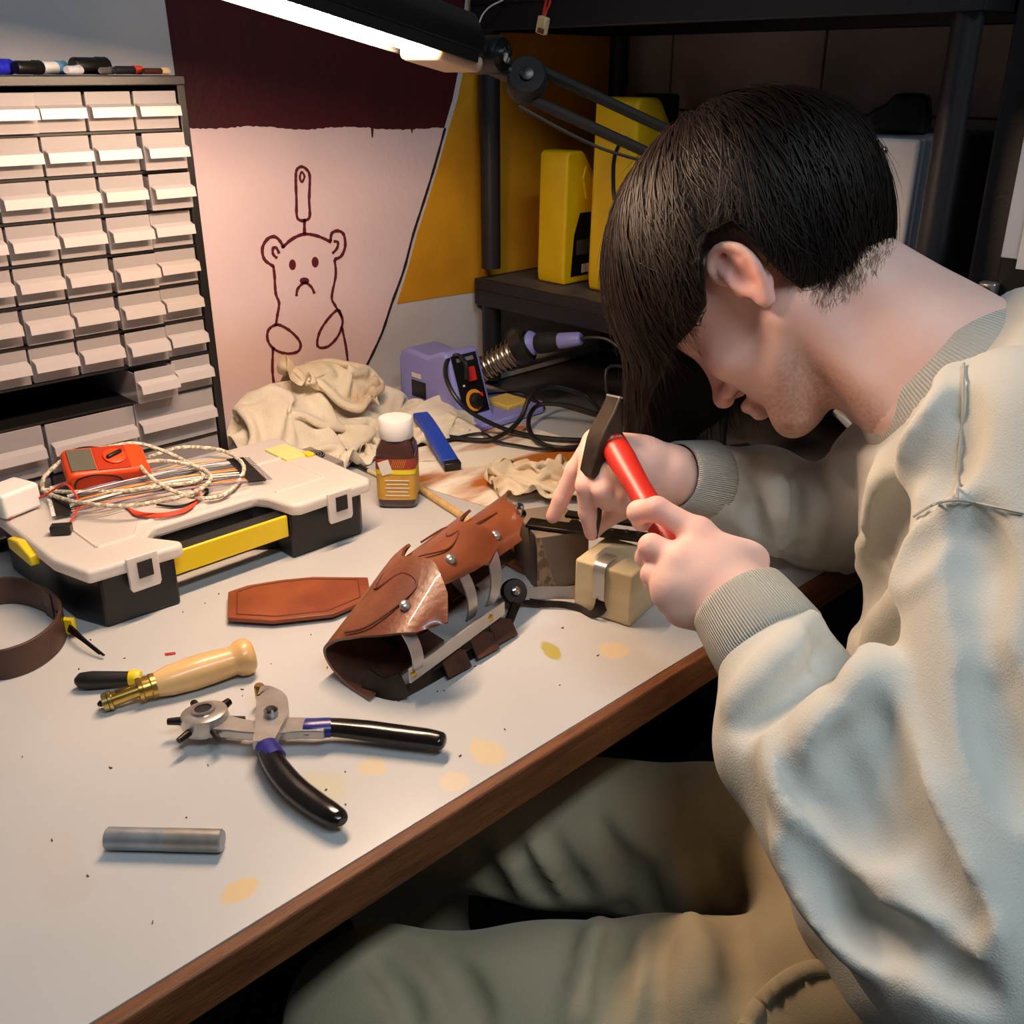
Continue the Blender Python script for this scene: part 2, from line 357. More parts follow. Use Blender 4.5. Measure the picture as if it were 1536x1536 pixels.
# laminate table top with dye stains that have a shape of their own
def laminate():
    m = mat('bench_laminate', (194, 194, 194), .30, rgb2=(186, 186, 186), nscale=4, bump=.02, bscale=300); nt = m.node_tree; b = nt.nodes['Principled BSDF']
    src = b.inputs['Base Color'].links[0].from_socket
    geo = nt.nodes.new('ShaderNodeNewGeometry'); no = nt.nodes.new('ShaderNodeTexNoise'); no.inputs['Scale'].default_value = 55; no.inputs['Detail'].default_value = 5
    nt.links.new(geo.outputs['Position'], no.inputs['Vector'])
    def blot(c, r, rgb, amt, stretch=(1, 1), rot=0.0):
        nonlocal src
        mp = nt.nodes.new('ShaderNodeVectorMath'); mp.operation = 'SUBTRACT'; mp.inputs[1].default_value = (c[0], c[1], Z0)
        nt.links.new(geo.outputs['Position'], mp.inputs[0])
        vr = nt.nodes.new('ShaderNodeVectorRotate'); vr.rotation_type = 'Z_AXIS'; vr.inputs['Angle'].default_value = rot; nt.links.new(mp.outputs[0], vr.inputs['Vector'])
        sc = nt.nodes.new('ShaderNodeVectorMath'); sc.operation = 'MULTIPLY'; sc.inputs[1].default_value = (1 / (r * stretch[0]), 1 / (r * stretch[1]), 0); nt.links.new(vr.outputs[0], sc.inputs[0])
        ln = nt.nodes.new('ShaderNodeVectorMath'); ln.operation = 'LENGTH'; nt.links.new(sc.outputs[0], ln.inputs[0])
        ad = nt.nodes.new('ShaderNodeMath'); ad.operation = 'ADD'; nt.links.new(ln.outputs['Value'], ad.inputs[0]); nt.links.new(no.outputs[0], ad.inputs[1])
        mr = nt.nodes.new('ShaderNodeMapRange'); mr.inputs[1].default_value = 1.55; mr.inputs[2].default_value = 1.25; mr.inputs[3].default_value = 0; mr.inputs[4].default_value = amt; nt.links.new(ad.outputs[0], mr.inputs[0])
        mx = nt.nodes.new('ShaderNodeMix'); mx.data_type = 'RGBA'; mx.inputs[7].default_value = (*s2l(rgb), 1)
        nt.links.new(mr.outputs[0], mx.inputs[0]); nt.links.new(src, mx.inputs[6]); src = mx.outputs[2]
    for px, r, rgb, amt, st, rot in [((358, 1335), .013, (214, 180, 110), .7, (1.1, .8), 0), ((730, 1128), .018, (218, 190, 136), .65, (.8, 1.3), .2), ((826, 976), .014, (176, 160, 60), .9, (.6, 1.4), .4), ((560, 1150), .012, (216, 186, 120), .5, (1, 1), 0),
                         ((470, 1190), .03, (196, 186, 120), .35, (1, 1), 0), ((920, 975), .016, (226, 196, 130), .5, (1, 1), 0), ((100, 1330), .02, (190, 170, 158), .22, (1, 1), 0), ((75, 1280), .02, (196, 178, 166), .22, (1, 1.5), 0), ((680, 1172), .012, (224, 196, 150), .5, (1, 1), 0)]:
        c = T(*px); blot(c, r, rgb, amt, st, rot)
    nt.links.new(src, b.inputs['Base Color']); return m
M['lam'] = laminate()
M['edgewood'] = mat('bench_edge_wood', (124, 74, 36), .55, rgb2=(92, 50, 24), nscale=12, stretch=(1.5, 14, 14), bump=.25, bscale=60, detail=8)
M['under'] = mat('bench_under', (60, 48, 40), .8)
# stained paper
def paper_mat():
    m = mat('dye_paper', (244, 236, 218), .7, rgb2=(180, 104, 30), nscale=8, detail=4, stretch=(.5, 1.5, 1), lo=.47, hi=.58); return m
M['paper'] = paper_mat()
# ================================================================ the setting
def struct(mb, name, m, **kw): return tag(mb.build(name, m, smooth=False, **kw), kind='structure')
XR = 1.56; YB = 1.30
struct(MB().box((-.4, -.4, -.02), (4.2, 3.6, .04)), 'floor', M['floor'])
struct(MB().box((-.4, -.4, 2.63), (4.2, 3.6, .06)), 'ceiling', M['ceil'])
wb = struct(MB().box((-.4, YB + .03, 1.3), (4.2, .06, 2.6)), 'wall_back', M['wall'])
wr = struct(MB().box((XR + .05, -.4, 1.3), (.06, 3.5, 2.6)), 'wall_right', M['joint'])
struct(MB().box((-2.45, -.4, 1.3), (.06, 3.6, 2.6)), 'wall_left', M['ceil'])
struct(MB().box((-.4, -2.15, 1.3), (4.2, .06, 2.6)), 'wall_front', M['ceil'])
# painted blocks of the right wall, with recessed joints
bw, bh = .300, .145
blk = None; z = .61; row = 0
while z < 1.95:
    y = -.9 + (bw / 2 if row % 2 else 0)
    while y < 1.30:
        L_ = min(bw, 1.30 - y) - .004
        if blk is None or abs(L_ - (bw - .004)) > 1e-6: cur = MB().box((0, 0, 0), (.02, L_, bh - .004)).build('block', M['wallr'], None, smooth=False, bevel=.001, bseg=1)
        else: cur = blk.copy(); COL.objects.link(cur)
        if blk is None: blk = cur
        cur.parent = wr; cur.location = (XR + .012, y + L_ / 2, z + bh / 2); y += bw
    z += bh; row += 1
# mural: flat paint fields on the back wall
def paint(name, px, m, lift, parent=wb, smooth_n=0, ragged=0):
    pts = np.array([W(*p)[[0, 2]] for p in px])
    poly = [tuple(p) for p in pts]
    MB_ = MB().prism(poly, 0, lift, (0, YB, 0), (A(1, 0, 0), A(0, 0, 1), A(0, -1, 0)))
    return MB_.build(name, m, parent, smooth=False)
def line_px(pts, n=6): return crom(np.array(pts, float), n)
bord = [(704, -40), (697, 30), (692, 95), (681, 150), (668, 192), (652, 250), (636, 302), (620, 352), (606, 405), (588, 455), (573, 500), (552, 545), (530, 585)]
paint('pink_field', [(255, 185)] + [(x - 2, y) for x, y in bord[4:]] + [(520, 640), (230, 700), (150, 400)], M['pink'], .0006)
rag = [(x, 192 + random.uniform(-1.2, 1.2) + 2.2 * math.sin(x * .043 + 1) + (x - 470) * .004) for x in range(272, 668, 4)]
drip = []
for x, y in rag:
    drip.append((x, y))
    if x == 556: drip += [(x + 1, y + 14), (x + 3, y + 14), (x + 4, y)]
    if x == 616: drip += [(x + 1, y + 6), (x + 2, y + 6), (x + 3, y)]
paint('maroon_field', [(247, 0), (236, -330), (735, -330)] + [(x - 3, y) for x, y in bord[1:4]] + [(666, 191)] + drip[::-1] + [(262, 110)], M['maroon'], .0010)
paint('white_patch', [(352, -60), (356, 6), (378, 12), (404, 11), (418, -60)], M['wall'], .0014)
oy = [(745, -330), (1060, -330), (1000, -60), (1000, 390), (890, 412), (712, 438), (650, 447), (595, 456)] + [(x + 5, y) for x, y in bord[::-1] if y < 454]
paint('ochre_field', oy, M['ochre'], .0012)
def stroke(name, px, wpx=4.0, m='stroke', n=6, closed=False):
    c = crom(np.array(px, float), n, closed)
    if closed: c = np.vstack([c, c[:1]])
    pts = np.array([W(*q) for q in c]); pts[:, 1] = YB - .0012
    d = np.gradient(pts, axis=0); nr = np.stack([-d[:, 2], d[:, 1] * 0, d[:, 0]], 1)
    wd = [wpx * .00098 * (1 + .25 * math.sin(i * 1.7) * math.sin(i * .6)) for i in range(len(pts))]
    return MB().strip(pts, wd, .0012, nr).build(name, M[m], wb, smooth=False)
S = 'painted_stroke'
stroke(S, [(443, 266), (445, 254), (452, 250), (460, 255), (464, 266), (463, 300), (463, 327), (446, 328), (444, 300)], 4, closed=True)
stroke(S, [(449, 266), (452, 258), (456, 265), (452, 273)], 3, closed=True); stroke(S, [(456, 328), (456, 351)], 5)
stroke(S, [(409, 399), (396, 389), (393, 372), (401, 358), (412, 355), (421, 364), (424, 372)], 4.5); stroke(S, [(415, 387), (409, 381), (409, 372), (414, 372), (418, 380)], 4)
stroke(S, [(423, 371), (438, 358), (456, 351), (476, 354), (496, 363)], 4.5)
stroke(S, [(495, 362), (497, 350), (506, 346), (515, 352), (517, 370), (511, 384), (501, 389)], 4.5); stroke(S, [(498, 380), (505, 372), (506, 363), (500, 362)], 4)
stroke(S, [(409, 398), (411, 412), (413, 440), (418, 455), (415, 475), (413, 489)], 4); stroke(S, [(501, 389), (503, 412), (497, 445), (502, 458), (512, 475)], 4)
for cx, cy, a, b_ in ((438, 397, 5, 8), (472, 393, 5, 8), (456, 421, 7, 5)):
    paint('painted_spot', [(cx + a * math.cos(t), cy + b_ * math.sin(t)) for t in np.linspace(0, 2 * math.pi, 14, endpoint=False)], M['stroke'], .0018)
stroke(S, [(444, 444), (446, 433), (456, 424), (466, 430), (471, 440)], 4)
stroke(S, [(413, 487), (402, 495), (401, 510), (410, 523), (428, 530), (446, 527), (450, 515), (440, 501), (425, 490)], 4, closed=True)
stroke(S, [(505, 465), (490, 480), (478, 500), (476, 519), (490, 520), (505, 506), (513, 486), (511, 472)], 4, closed=True)
stroke(S, [(409, 520), (408, 552), (410, 575)], 4); stroke(S, [(512, 490), (519, 525), (521, 558), (514, 582)], 4)
stroke(S, [(434, 579), (441, 572), (451, 578)], 4); stroke(S, [(474, 577), (484, 563), (496, 573)], 4)
stroke('painted_border_line', [(x - 1, y) for x, y in bord[4:]], 4, 'lineblack')
# cable conduit along the foot of the back wall
cz = [W(540, 604)[2], W(640, 582)[2]]
struct(MB().tube([(.60, YB - .008, Z0 + .012), (1.5, YB - .008, Z0 + .012)], .008, 10), 'trim_1', M['wall'])
# ================================================================ workbench
bench = thing('workbench', 'long workbench with stained pale grey laminate top and worn brown wooden edge', 'workbench', (.3, .87, 0))
TX0, TX1, TY0, TY1 = -.75, 1.15, .462, 1.285
MB().box(((TX0 + TX1) / 2, (TY0 + TY1) / 2, Z0 - .001), (TX1 - TX0, TY1 - TY0, .002)).build('laminate_top', M['lam'], bench, smooth=False)
MB().box(((TX0 + TX1) / 2, (TY0 + TY1) / 2, Z0 - .018), (TX1 - TX0 - .002, TY1 - TY0 - .002, .032)).build('board', M['under'], bench, smooth=False)
MB().box(((TX0 + TX1) / 2, TY0 - .006, Z0 - .0175), (TX1 - TX0, .012, .035)).build('edge_strip', M['edgewood'], bench, bevel=.002)
MB().box((TX1 + .003, (TY0 + TY1) / 2, Z0 - .0175), (.006, TY1 - TY0, .035)).build('edge_strip', M['edgewood'], bench, bevel=.001)
for x in (TX0 + .06, TX1 - .06):
    for y in (TY0 + .10, TY1 - .06): MB().box((x, y, (Z0 - .034) / 2), (.045, .045, Z0 - .034)).build('leg', M['rack'], bench, bevel=.003)
MB().box(((TX0 + TX1) / 2, TY1 - .03, .45), (TX1 - TX0 - .15, .018, .50)).build('added_dark_panel', M['under'], bench, smooth=False)  # added dark panel, keeps the space under the bench black
# ================================================================ plastic rack at the end of the bench
RX0, RX1, RY0, RY1 = 1.185, 1.50, .515, 1.268
rack = thing('shelving_rack', 'black plastic shelving rack with round posts standing at the bench end', 'rack', ((RX0 + RX1) / 2, (RY0 + RY1) / 2, 0))
for x in (RX0, RX1):
    for y in (RY0, RY1):
        for z0_, z1_ in ((0, .74), (.75, .905), (.945, 1.31), (1.38, 1.8)):
            MB().lathe([(.0165, z0_), (.0165, z1_)], (x, y, 0), seg=16).build('post', M['rack'], rack)
def shelf(zt, th, lip=.02):
    mb = MB().box(((RX0 + RX1) / 2, (RY0 + RY1) / 2, zt - .006), (RX1 - RX0 + .04, RY1 - RY0 + .04, .010))
    s_ = mb.build('shelf', M['shelf'], rack, smooth=False)
    for x in (RX0 - .016, RX1 + .016): MB().box((x, (RY0 + RY1) / 2, zt - th / 2), (.010, RY1 - RY0 + .042, th)).build('shelf_rim', M['rack'], s_, bevel=.002)
    for y in (RY0 - .016, RY1 + .016): MB().box(((RX0 + RX1) / 2, y, zt - th / 2), (RX1 - RX0 + .022, .010, th)).build('shelf_rim', M['rack'], s_, bevel=.002)
    MB().box((RX0 - .0222, (RY0 + RY1) / 2, zt - th * .45), (.003, RY1 - RY0 + .03, .003)).build('shelf_bead', M['rack'], s_, smooth=False)
SH = Z0 + .178
shelf(SH, .045); shelf(Z0 + .63, .07); shelf(Z0 - .012, .045)
# dark cabinet right of the rack
lk = thing('metal_locker', 'tall black metal locker with small square key lock behind the man', 'locker', (1.40, .02, 0))
LX = 1.24; p0 = WX(1447, 420, LX); ly1 = p0[1]
MB().box(((LX + 1.54) / 2 + .005, ly1 - .40, .95), (1.54 - LX, .80, 1.9)).build('body', M['rack'], lk, bevel=.004)
MB().box((LX - .004, ly1 - .41, .97), (.012, .74, 1.8)).build('door', M['black'], lk, bevel=.002)
q = WX(1480, 438, LX - .02)
MB().box((LX - .017, q[1], q[2]), (.014, .021, .023)).build('lock', M['steel'], lk, bevel=.003)
MB().lathe([(.0075, 0), (.0075, .003)], (LX - .024, q[1], q[2]), (-1, 0, 0)).build('lock_cylinder', M['chrome'], lk); MB().box((LX - .0276, q[1], q[2]), (.002, .002, .006)).build('keyhole', M['blackm'], lk, smooth=False)
q1 = WX(1501, 386, LX - .016); sh = thing('paper_sheet', 'white paper sheet in a holder hanging on the black locker', 'paper', (LX - .012, q1[1] - .1, q1[2]))
MB().box((LX - .014, q1[1] - .105, q1[2] + .15), (.006, .21, .30)).build('holder', M['appl'], sh, bevel=.001); MB().box((LX - .019, q1[1] - .125, q1[2] + .145), (.002, .21, .31)).build('sheet', M['white'], sh, smooth=False)
# ================================================================ articulated strip lamp
lamp = thing('desk_lamp', 'black strip lamp with glowing tube on a jointed arm over the bench', 'lamp', (1.10, .74, Z0))
J = P(738, 92, 1.06); E0 = P(655, 80, 1.02); E1 = P(225, -58, .74)
dv = (E1 - E0) / np.linalg.norm(E1 - E0); dv, sv, uv_ = frame(dv)
HL = np.linalg.norm(E1 - J)
def along(t, s_=0, u=0): return J + dv * t + sv * s_ + uv_ * u
prof = [(-.030, -.004), (.030, -.004), (.030, .016), (.018, .034), (-.018, .034), (-.030, .016)]
hs = MB(); n_ = len(prof)
st = [0.035, 0.06, HL + .03]; sc = [.6, 1, 1]
vs = [along(t, a * k, b * k) for t, k in zip(st, sc) for a, b in prof]
hs.add(vs, [tuple(range(n_))[::-1], tuple(range(2 * n_, 3 * n_))] + [(r * n_ + i, r * n_ + (i + 1) % n_, (r + 1) * n_ + (i + 1) % n_, (r + 1) * n_ + i) for r in range(2) for i in range(n_)])
head = hs.build('lamp_head', M['black'], lamp, bevel=.003)
wsd = 1 if sv[1] > 0 else -1
for s_, lip_ in ((wsd, .0108), (-wsd, .010)): MB().box(along((HL + .03) / 2 + .03, s_ * .029, -.003 - lip_ / 2), (HL - .04, .002, lip_), np.stack([dv, sv, uv_], 1)).build('shade_edge', M['black'], head, smooth=False)
MB().tube([along(.11, 0, -.010), along(HL + .015, 0, -.010)], .0050, 12).build('glow_tube', emis('lamp_glow', LAMP_COLOR, LAMP_STRENGTH), head)
MB().box(along(.085, 0, -.012), (.075, .052, .016), np.stack([dv, sv, uv_], 1)).build('end_cap', mat('endcap_beige', (206, 184, 160), .35), head, bevel=.006)
MB().lathe([(.017, -.022), (.019, -.018), (.019, .018), (.017, .022)], J + dv * .012 + uv_ * .004, sv, 18).build('hinge_drum', M['black'], lamp)
MB().lathe([(.008, .022), (.009, .028), (.003, .03)], J + dv * .012 + uv_ * .004, -sv, 12).build('hinge_bolt', M['chrome'], lamp)
K = P(790, 121, 1.075); K2 = P(1030, 232, 1.13)
MB().tube([J - dv * 0 - uv_ * .004, K], .010, 10).build('neck', M['black'], lamp)
kd = RW[:, 2] * -1
MB().lathe([(.020, -.016), (.022, -.012), (.022, .012), (.019, .016)], K, kd, 20).build('knob', M['blackm'], lamp)
MB().lathe([(.006, .016), (.007, .019), (.003, .020)], K, kd, 14).build('knob_screw', M['darkmetal'], lamp)
ad = (K2 - K) / np.linalg.norm(K2 - K); pu = np.cross(ad, kd)
for s_ in (-1, 1): MB().tube([K + pu * .017 * s_, K2 + pu * .017 * s_], .006, 8).build('arm_rod', M['blackm'], lamp)
MB().tube(crom([K + pu * .03, K + ad * .1 + pu * .035, K + ad * .2 + pu * .02, K2 + pu * .03], 6), .002, 6).build('lamp_cable', M['rubber'], lamp)
MB().lathe([(.018, -.014), (.02, -.01), (.02, .01), (.018, .014)], K2, kd, 16).build('elbow', M['black'], lamp)
B0 = A(1.115, .74, Z0)
for s_ in (-1, 1): MB().tube([K2 + pu * .012 * s_, B0 + A(.0, .012 * s_, .10)], .006, 8).build('lower_rod', M['blackm'], lamp)
MB().lathe([(.014, .0), (.014, .12)], B0 + A(0, 0, .0), seg=14).build('base_post', M['black'], lamp)
MB().box(B0 + A(.0, 0, .006), (.055, .05, .012)).build('clamp', M['black'], lamp, bevel=.002)
# ================================================================ things on the rack
def jug(px, py, X0, sc, label):
    """oil jug: narrow side to the front of the rack, wide labelled side towards the camera"""
    y = WX(px, py, X0)[1]; root = thing('oil_jug', label, 'jug', (X0 + .07 * sc, y, SH), 0, 'yellow oil jugs on the rack')
    pr = [(0, 0), (.145, 0), (.152, .01), (.150, .145), (.135, .185), (.100, .205), (.058, .262), (.050, .268), (.010, .268), (.003, .260), (-.003, .02)]
    pr = [((a - .07) * sc, b * sc) for a, b in pr]; th = .078 * sc
    MB().prism(pr, -th / 2, th / 2, (0, 0, 0), (A(1, 0, 0), A(0, 0, 1), A(0, -1, 0))).build('body', M['jug'], root, bevel=.009 * sc, bseg=3, world=False)
    MB().prism([((a - .07) * sc, b * sc) for a, b in [(.048, .214), (.058, .240), (.088, .203), (.128, .172), (.135, .160), (.060, .172)]], th / 2 - .001, th / 2 + .003, (0, 0, 0), (A(1, 0, 0), A(0, 0, 1), A(0, -1, 0))).build('grip_ridge', M['jug'], root, bevel=.002, world=False)
    lb = MB().prism([((a - .07) * sc, b * sc) for a, b in [(.020, .016), (.140, .016), (.140, .145), (.045, .145), (.028, .10)]], th / 2, th / 2 + .0015, (0, 0, 0), (A(1, 0, 0), A(0, 0, 1), A(0, -1, 0))).build('label_panel', M['labelblack'], root, smooth=False, world=False)
    for k in range(9): MB().box(((.055 + .006 * k - .07) * sc, -th / 2 - .0018, .030 * sc), ((.003 if k % 3 else .0045) * sc, .0008, .018 * sc)).build('barcode_bar', M['labw'], lb, smooth=False, world=False)
    MB().box(((.085 - .07) * sc, -th / 2 - .0018, .075 * sc), (.10 * sc, .0008, .03 * sc)).build('label_band', M['shelf'], lb, smooth=False, world=False)
    return root
jug(826, 413, 1.225, .78, 'smaller yellow oil jug with black label, beside the rack post')
jug(912, 415, 1.23, 1.08, 'larger yellow oil jug on the rack, partly behind the hair')
ap = thing('microwave_oven', 'white metal microwave oven turned back to front on the rack', 'microwave', (1.36, .78, SH))
ay0, ay1, az1 = WX(1365, 300, 1.23)[1], WX(942, 230, 1.27)[1], WX(1300, 204, 1.23)[2]
ay1 = min(ay1, ay0 + .36, WX(912, 415, 1.23)[1] - .055)
MB().box((1.365, (ay0 + ay1) / 2, (SH + az1) / 2 + .003), (.24, ay1 - ay0, az1 - SH - .006)).build('casing', M['appls'], ap, bevel=.004)
MB().box((1.241, (ay0 + ay1) / 2, (SH + az1) / 2 + .003), (.010, ay1 - ay0 - .006, az1 - SH - .010)).build('back_panel', M['appl'], ap, bevel=.004)
for yy, zz in ((ay0 + .045, az1 - .016), (ay1 - .04, az1 - .016)): MB().lathe([(.0055, 0), (.005, .002), (.002, .003)], (1.236, yy, zz), (-1, 0, 0), 12).build('screw', M['chrome'], ap)
for k in range(3): MB().tube(crom([(1.2355, ay0 + .03 + .012 * k, SH + .04), (1.2355, ay0 + .028 + .012 * k, SH + .13), (1.2355, ay0 + .045 + .012 * k, SH + .17)], 5), .0022, 6).build('embossed_rib', M['appl'], ap)
for k in range(4): MB().lathe([(.003, 0), (.003, .001)], (1.2356, ay0 + .075 + .02 * k, az1 - .035 - .004 * k), (-1, 0, 0), 8).build('vent_hole', M['blackm'], ap)
MB().tube(crom([P(942, 205, 1.5), P(930, 215, 1.47), P(921, 240, 1.45), P(920, 280, 1.44), P(922, 300, 1.44)], 6), .003, 6).build('power_cord', M['rubber'], ap)
c = WX(1333, 170, 1.30); dm = thing('tape_dispenser', 'black tape dispenser lying on top of the white microwave', 'dispenser', (1.31, c[1], az1 + .001))
pr = [(a * .68, b * .72) for a, b in [(-.06, 0), (.055, 0), (.055, .030), (.048, .058), (.04, .065), (-.012, .065), (-.02, .048), (-.045, .040), (-.058, .022)]]
MB().prism(pr, -.03, .03, (1.31, c[1] - .01, az1 + .001), (A(.35, -.94, 0), A(0, 0, 1), A(-.94, -.35, 0))).build('housing', M['black'], dm, bevel=.008, bseg=3)
MB().lathe([(.008, 0), (.008, .003)], (1.31, c[1] - .01, az1 + .036) + A(-.94, -.35, 0) * .0295, (-.94, -.35, 0), 14).build('hub', M['blackm'], dm)
c2 = W(990, 165, 1.12); bb = thing('small_charger_block', 'small black charger block standing behind the larger yellow jug', 'charger', (1.47, 1.05, SH))
q_ = WX(990, 164, 1.47); MB().box((1.47, q_[1], (SH + q_[2]) / 2 - .01), (.04, .05, q_[2] - SH - .02)).build('stand', M['blackm'], bb, bevel=.003); MB().box((1.46, q_[1], q_[2]), (.05, .062, .05)).build('block', M['blackm'], bb, bevel=.005)
cn = thing('battery_connector', 'cream battery plug dangling on red wire from the top shelf', 'connector', P(815, 36, 1.36) - A(0, 0, .012))
MB().box(P(814, 38, 1.36), (.010, .016, .022), rotm('X', .25)).build('plug', M['cream'], cn, bevel=.002); MB().box(P(811, 46, 1.355), (.004, .009, .006), rotm('X', .25)).build('socket', mat('plug_socket', (120, 70, 40), .6), cn, smooth=False)
for k in (-1, 1): MB().tube(crom([P(815 + k, 28, 1.36), P(818 + k * 2, 15, 1.36), P(822 + k * 3, 2, 1.37), P(826, -40, 1.4)], 5), .0018, 6).build('wire', M['red'], cn)
ww = MB().tube(crom([P(719, 34, 1.5), P(724, 22, 1.5), P(735, 10, 1.49), P(752, 1, 1.48), P(775, -14, 1.47)], 6), .0012, 6); single(ww, 'thin_wire', M['white'], 'thin white wire curving in front of the rack post', 'wire')
# black clamps and odds at the table end / low shelf
def px_on(pxy, z): return T(*pxy, z)
cl = thing('bar_clamp', 'black inverted-U clamp standing at the far bench end', 'clamp', T(1022, 655, 0))
a0, a1 = P(1003, 645, 1.33), P(1043, 650, 1.33)
MB().strip(crom([P(1000, 650, 1.33), P(1006, 612, 1.33), P(1024, 598, 1.33), P(1040, 612, 1.33), P(1044, 652, 1.33)], 5), .022, .012, RW[:, 0]).build('jaw', M['blackm'], cl, bevel=.002)
MB().box(P(1022, 602, 1.34), (.03, .03, .02)).build('handle', M['blackm'], cl, bevel=.004)
for i, (pa, pb, lab) in enumerate([((983, 652), (1012, 640), 'short flat black offcut left of the inverted-U clamp'), ((1010, 660), (1040, 645), 'short flat black offcut in front of the inverted-U clamp'), ((1108, 668), (1130, 682), 'small flat black offcut near the bench end behind the cuff')]):
    a, b = T(*pa, .003), T(*pb, .003); d_ = (b - a); L_ = np.linalg.norm(d_[:2]); an = math.atan2(d_[1], d_[0])
    single(MB().box((a + b) / 2 + A(0, 0, .0), (L_, .03, .006), rotm('Z', an)), 'plastic_offcut', M['blackm'], lab, 'offcut', bevel=.001, loc=((a + b) / 2 - A(0, 0, .003)))
tr = thing('steel_tube', 'shiny steel tube leaning between rack and bench below the chin', 'tube', P(1330, 690, 1.22))
ta, tb = P(1262, 606, 1.24), P(1345, 690, 1.22); MB().lathe([(.0155, 0), (.0165, .002), (.0165, np.linalg.norm(tb - ta))], ta, tb - ta, 20).build('pipe', M['chrome'], tr); MB().lathe([(.0135, -.0006), (.0135, .0006)], ta, tb - ta, 20).build('bore', M['blackm'], tr)
# ================================================================ small-parts drawer cabinet
CX0, CX1, CY, CD = .250, .583, 1.12, .155
cab = thing('drawer_cabinet', 'black small-parts cabinet with rows of cloudy clear drawers beside the mural', 'cabinet', ((CX0 + CX1) / 2, CY + CD / 2, Z0))
CT = .498
body = MB()
MB().box((CX0 + .004, CY + CD / 2, Z0 + CT / 2), (.008, CD, CT)).build('side_panel', M['black'], cab, bevel=.001); MB().box((CX1 - .005, CY + CD / 2, Z0 + CT / 2), (.010, CD, CT)).build('side_panel', M['black'], cab, bevel=.001)
MB().box(((CX0 + CX1) / 2, CY + CD - .002, Z0 + CT / 2), (CX1 - CX0 - .016, .004, CT)).build('back_panel', M['blackm'], cab, smooth=False)
MB().box(((CX0 + CX1) / 2, CY + CD / 2, Z0 + CT - .005), (CX1 - CX0, CD + .004, .010)).build('top_panel', M['black'], cab, bevel=.001)
rows = []; zt = CT - .012
for i in range(8): rows.append((zt - .0425, .0385, 6)); zt -= .0425
rows.append((zt - .062, .058, 3)); zt -= .062; rows.append((zt - .062, .058, 3)); zt -= .062
IX0, IX1 = CX0 + .008, CX1 - .010
meshes = {}
def drawer_mesh(w_, h_, dep):
    t = .0012; b = MB(); b.box((0, t / 2, h_ / 2), (w_, t, h_)); b.box((0, dep - t / 2, h_ / 2), (w_, t, h_ * .9)); b.box((0, dep / 2, t / 2), (w_ - .001, dep - .003, t))
    for s_ in (-1, 1): b.box((s_ * (w_ / 2 - t / 2), dep / 2, h_ * .47), (t, dep - .003, h_ * .92))
    return b
def lip_mesh(w_, h_):
    b = MB(); zc = h_ * .50
    b.prism([(0, zc + .007), (-.011, zc + .004), (-.0125, zc - .006), (-.0112, zc - .006), (-.0098, zc + .0028), (0, zc + .0055)], -w_ * .475, w_ * .475, (0, 0, 0), (A(0, 1, 0), A(0, 0, 1), A(1, 0, 0))); return b
pull = {(0, 2): .010, (0, 3): -.0, (1, 5): .010, (2, 5): .012, (2, 4): .004, (3, 4): .006, (4, 4): .008, (5, 4): .006, (6, 4): .007, (7, 4): .018, (7, 5): .004, (8, 1): .006, (3, 2): .003, (5, 2): .005}
for r, (zb, hh, n) in enumerate(rows):
    MB().box(((IX0 + IX1) / 2, CY + CD / 2 - .001, Z0 + zb - .0016), (IX1 - IX0, CD - .006, .0024)).build('shelf_slat', M['black'], cab, smooth=False)
    pw = (IX1 - IX0) / n
    for c_ in range(n):
        if r == 7 and c_ < 4: continue
        w_ = pw - .0030; key = (n,)
        if key not in meshes:
            d0 = drawer_mesh(w_, hh, .135).build('drawer', M['drawer'], None, smooth=False, bevel=.0004, bseg=1); h0 = lip_mesh(w_, hh).build('handle', M['lip'], None, smooth=False); meshes[key] = (d0, h0); d, hd = d0, h0
        else:
            d = meshes[key][0].copy(); hd = meshes[key][1].copy(); COL.objects.link(d); COL.objects.link(hd)
        d.parent = cab; hd.parent = d
        po = pull.get((r, c_), random.uniform(0, .003))
        d.location = Vector((IX0 + pw * (c_ + .5), CY + .004 - po, Z0 + zb + .0004)) - cab.location
# odds and ends inside three of the drawers
def dr_pos(r, c_): n = rows[r][2]; pw = (IX1 - IX0) / n; return A(IX0 + pw * (c_ + .5), CY + .012, Z0 + rows[r][0] + .003)
for r, c_, m_, lab, nn in [(3, 4, 'steel', 'pale terminals heaped in a clear drawer of the fourth row', 16), (5, 4, 'cream', 'wooden pegs and rings in a clear drawer of the sixth row', 6), (5, 2, 'brass', 'thin brass pins in a clear drawer of the sixth row', 10), (3, 3, 'brass', 'few thin brass pins in a clear drawer of the fourth row', 4), (8, 1, 'white', 'white wall plugs heaped in a wide clear drawer', 18)]:
    p_ = dr_pos(r, c_); b = MB()
    for k in range(nn):
        o_ = p_ + A(random.uniform(-.017, .017) * (2 if r == 8 else 1), random.uniform(0, .02), random.uniform(.001, .012 if r == 3 else .006) * (2.5 if r == 8 else 1)); an = random.uniform(0, 6.28); L_ = random.uniform(.005, .01)
        b.tube([o_ - A(math.cos(an), math.sin(an), 0) * L_, o_ + A(math.cos(an), math.sin(an), .2) * L_], .0016 if m_ != 'brass' else .0006, 6)
    o = single(b, 'small_parts', M[m_], lab, 'small parts', smooth=False); o['kind'] = 'stuff'
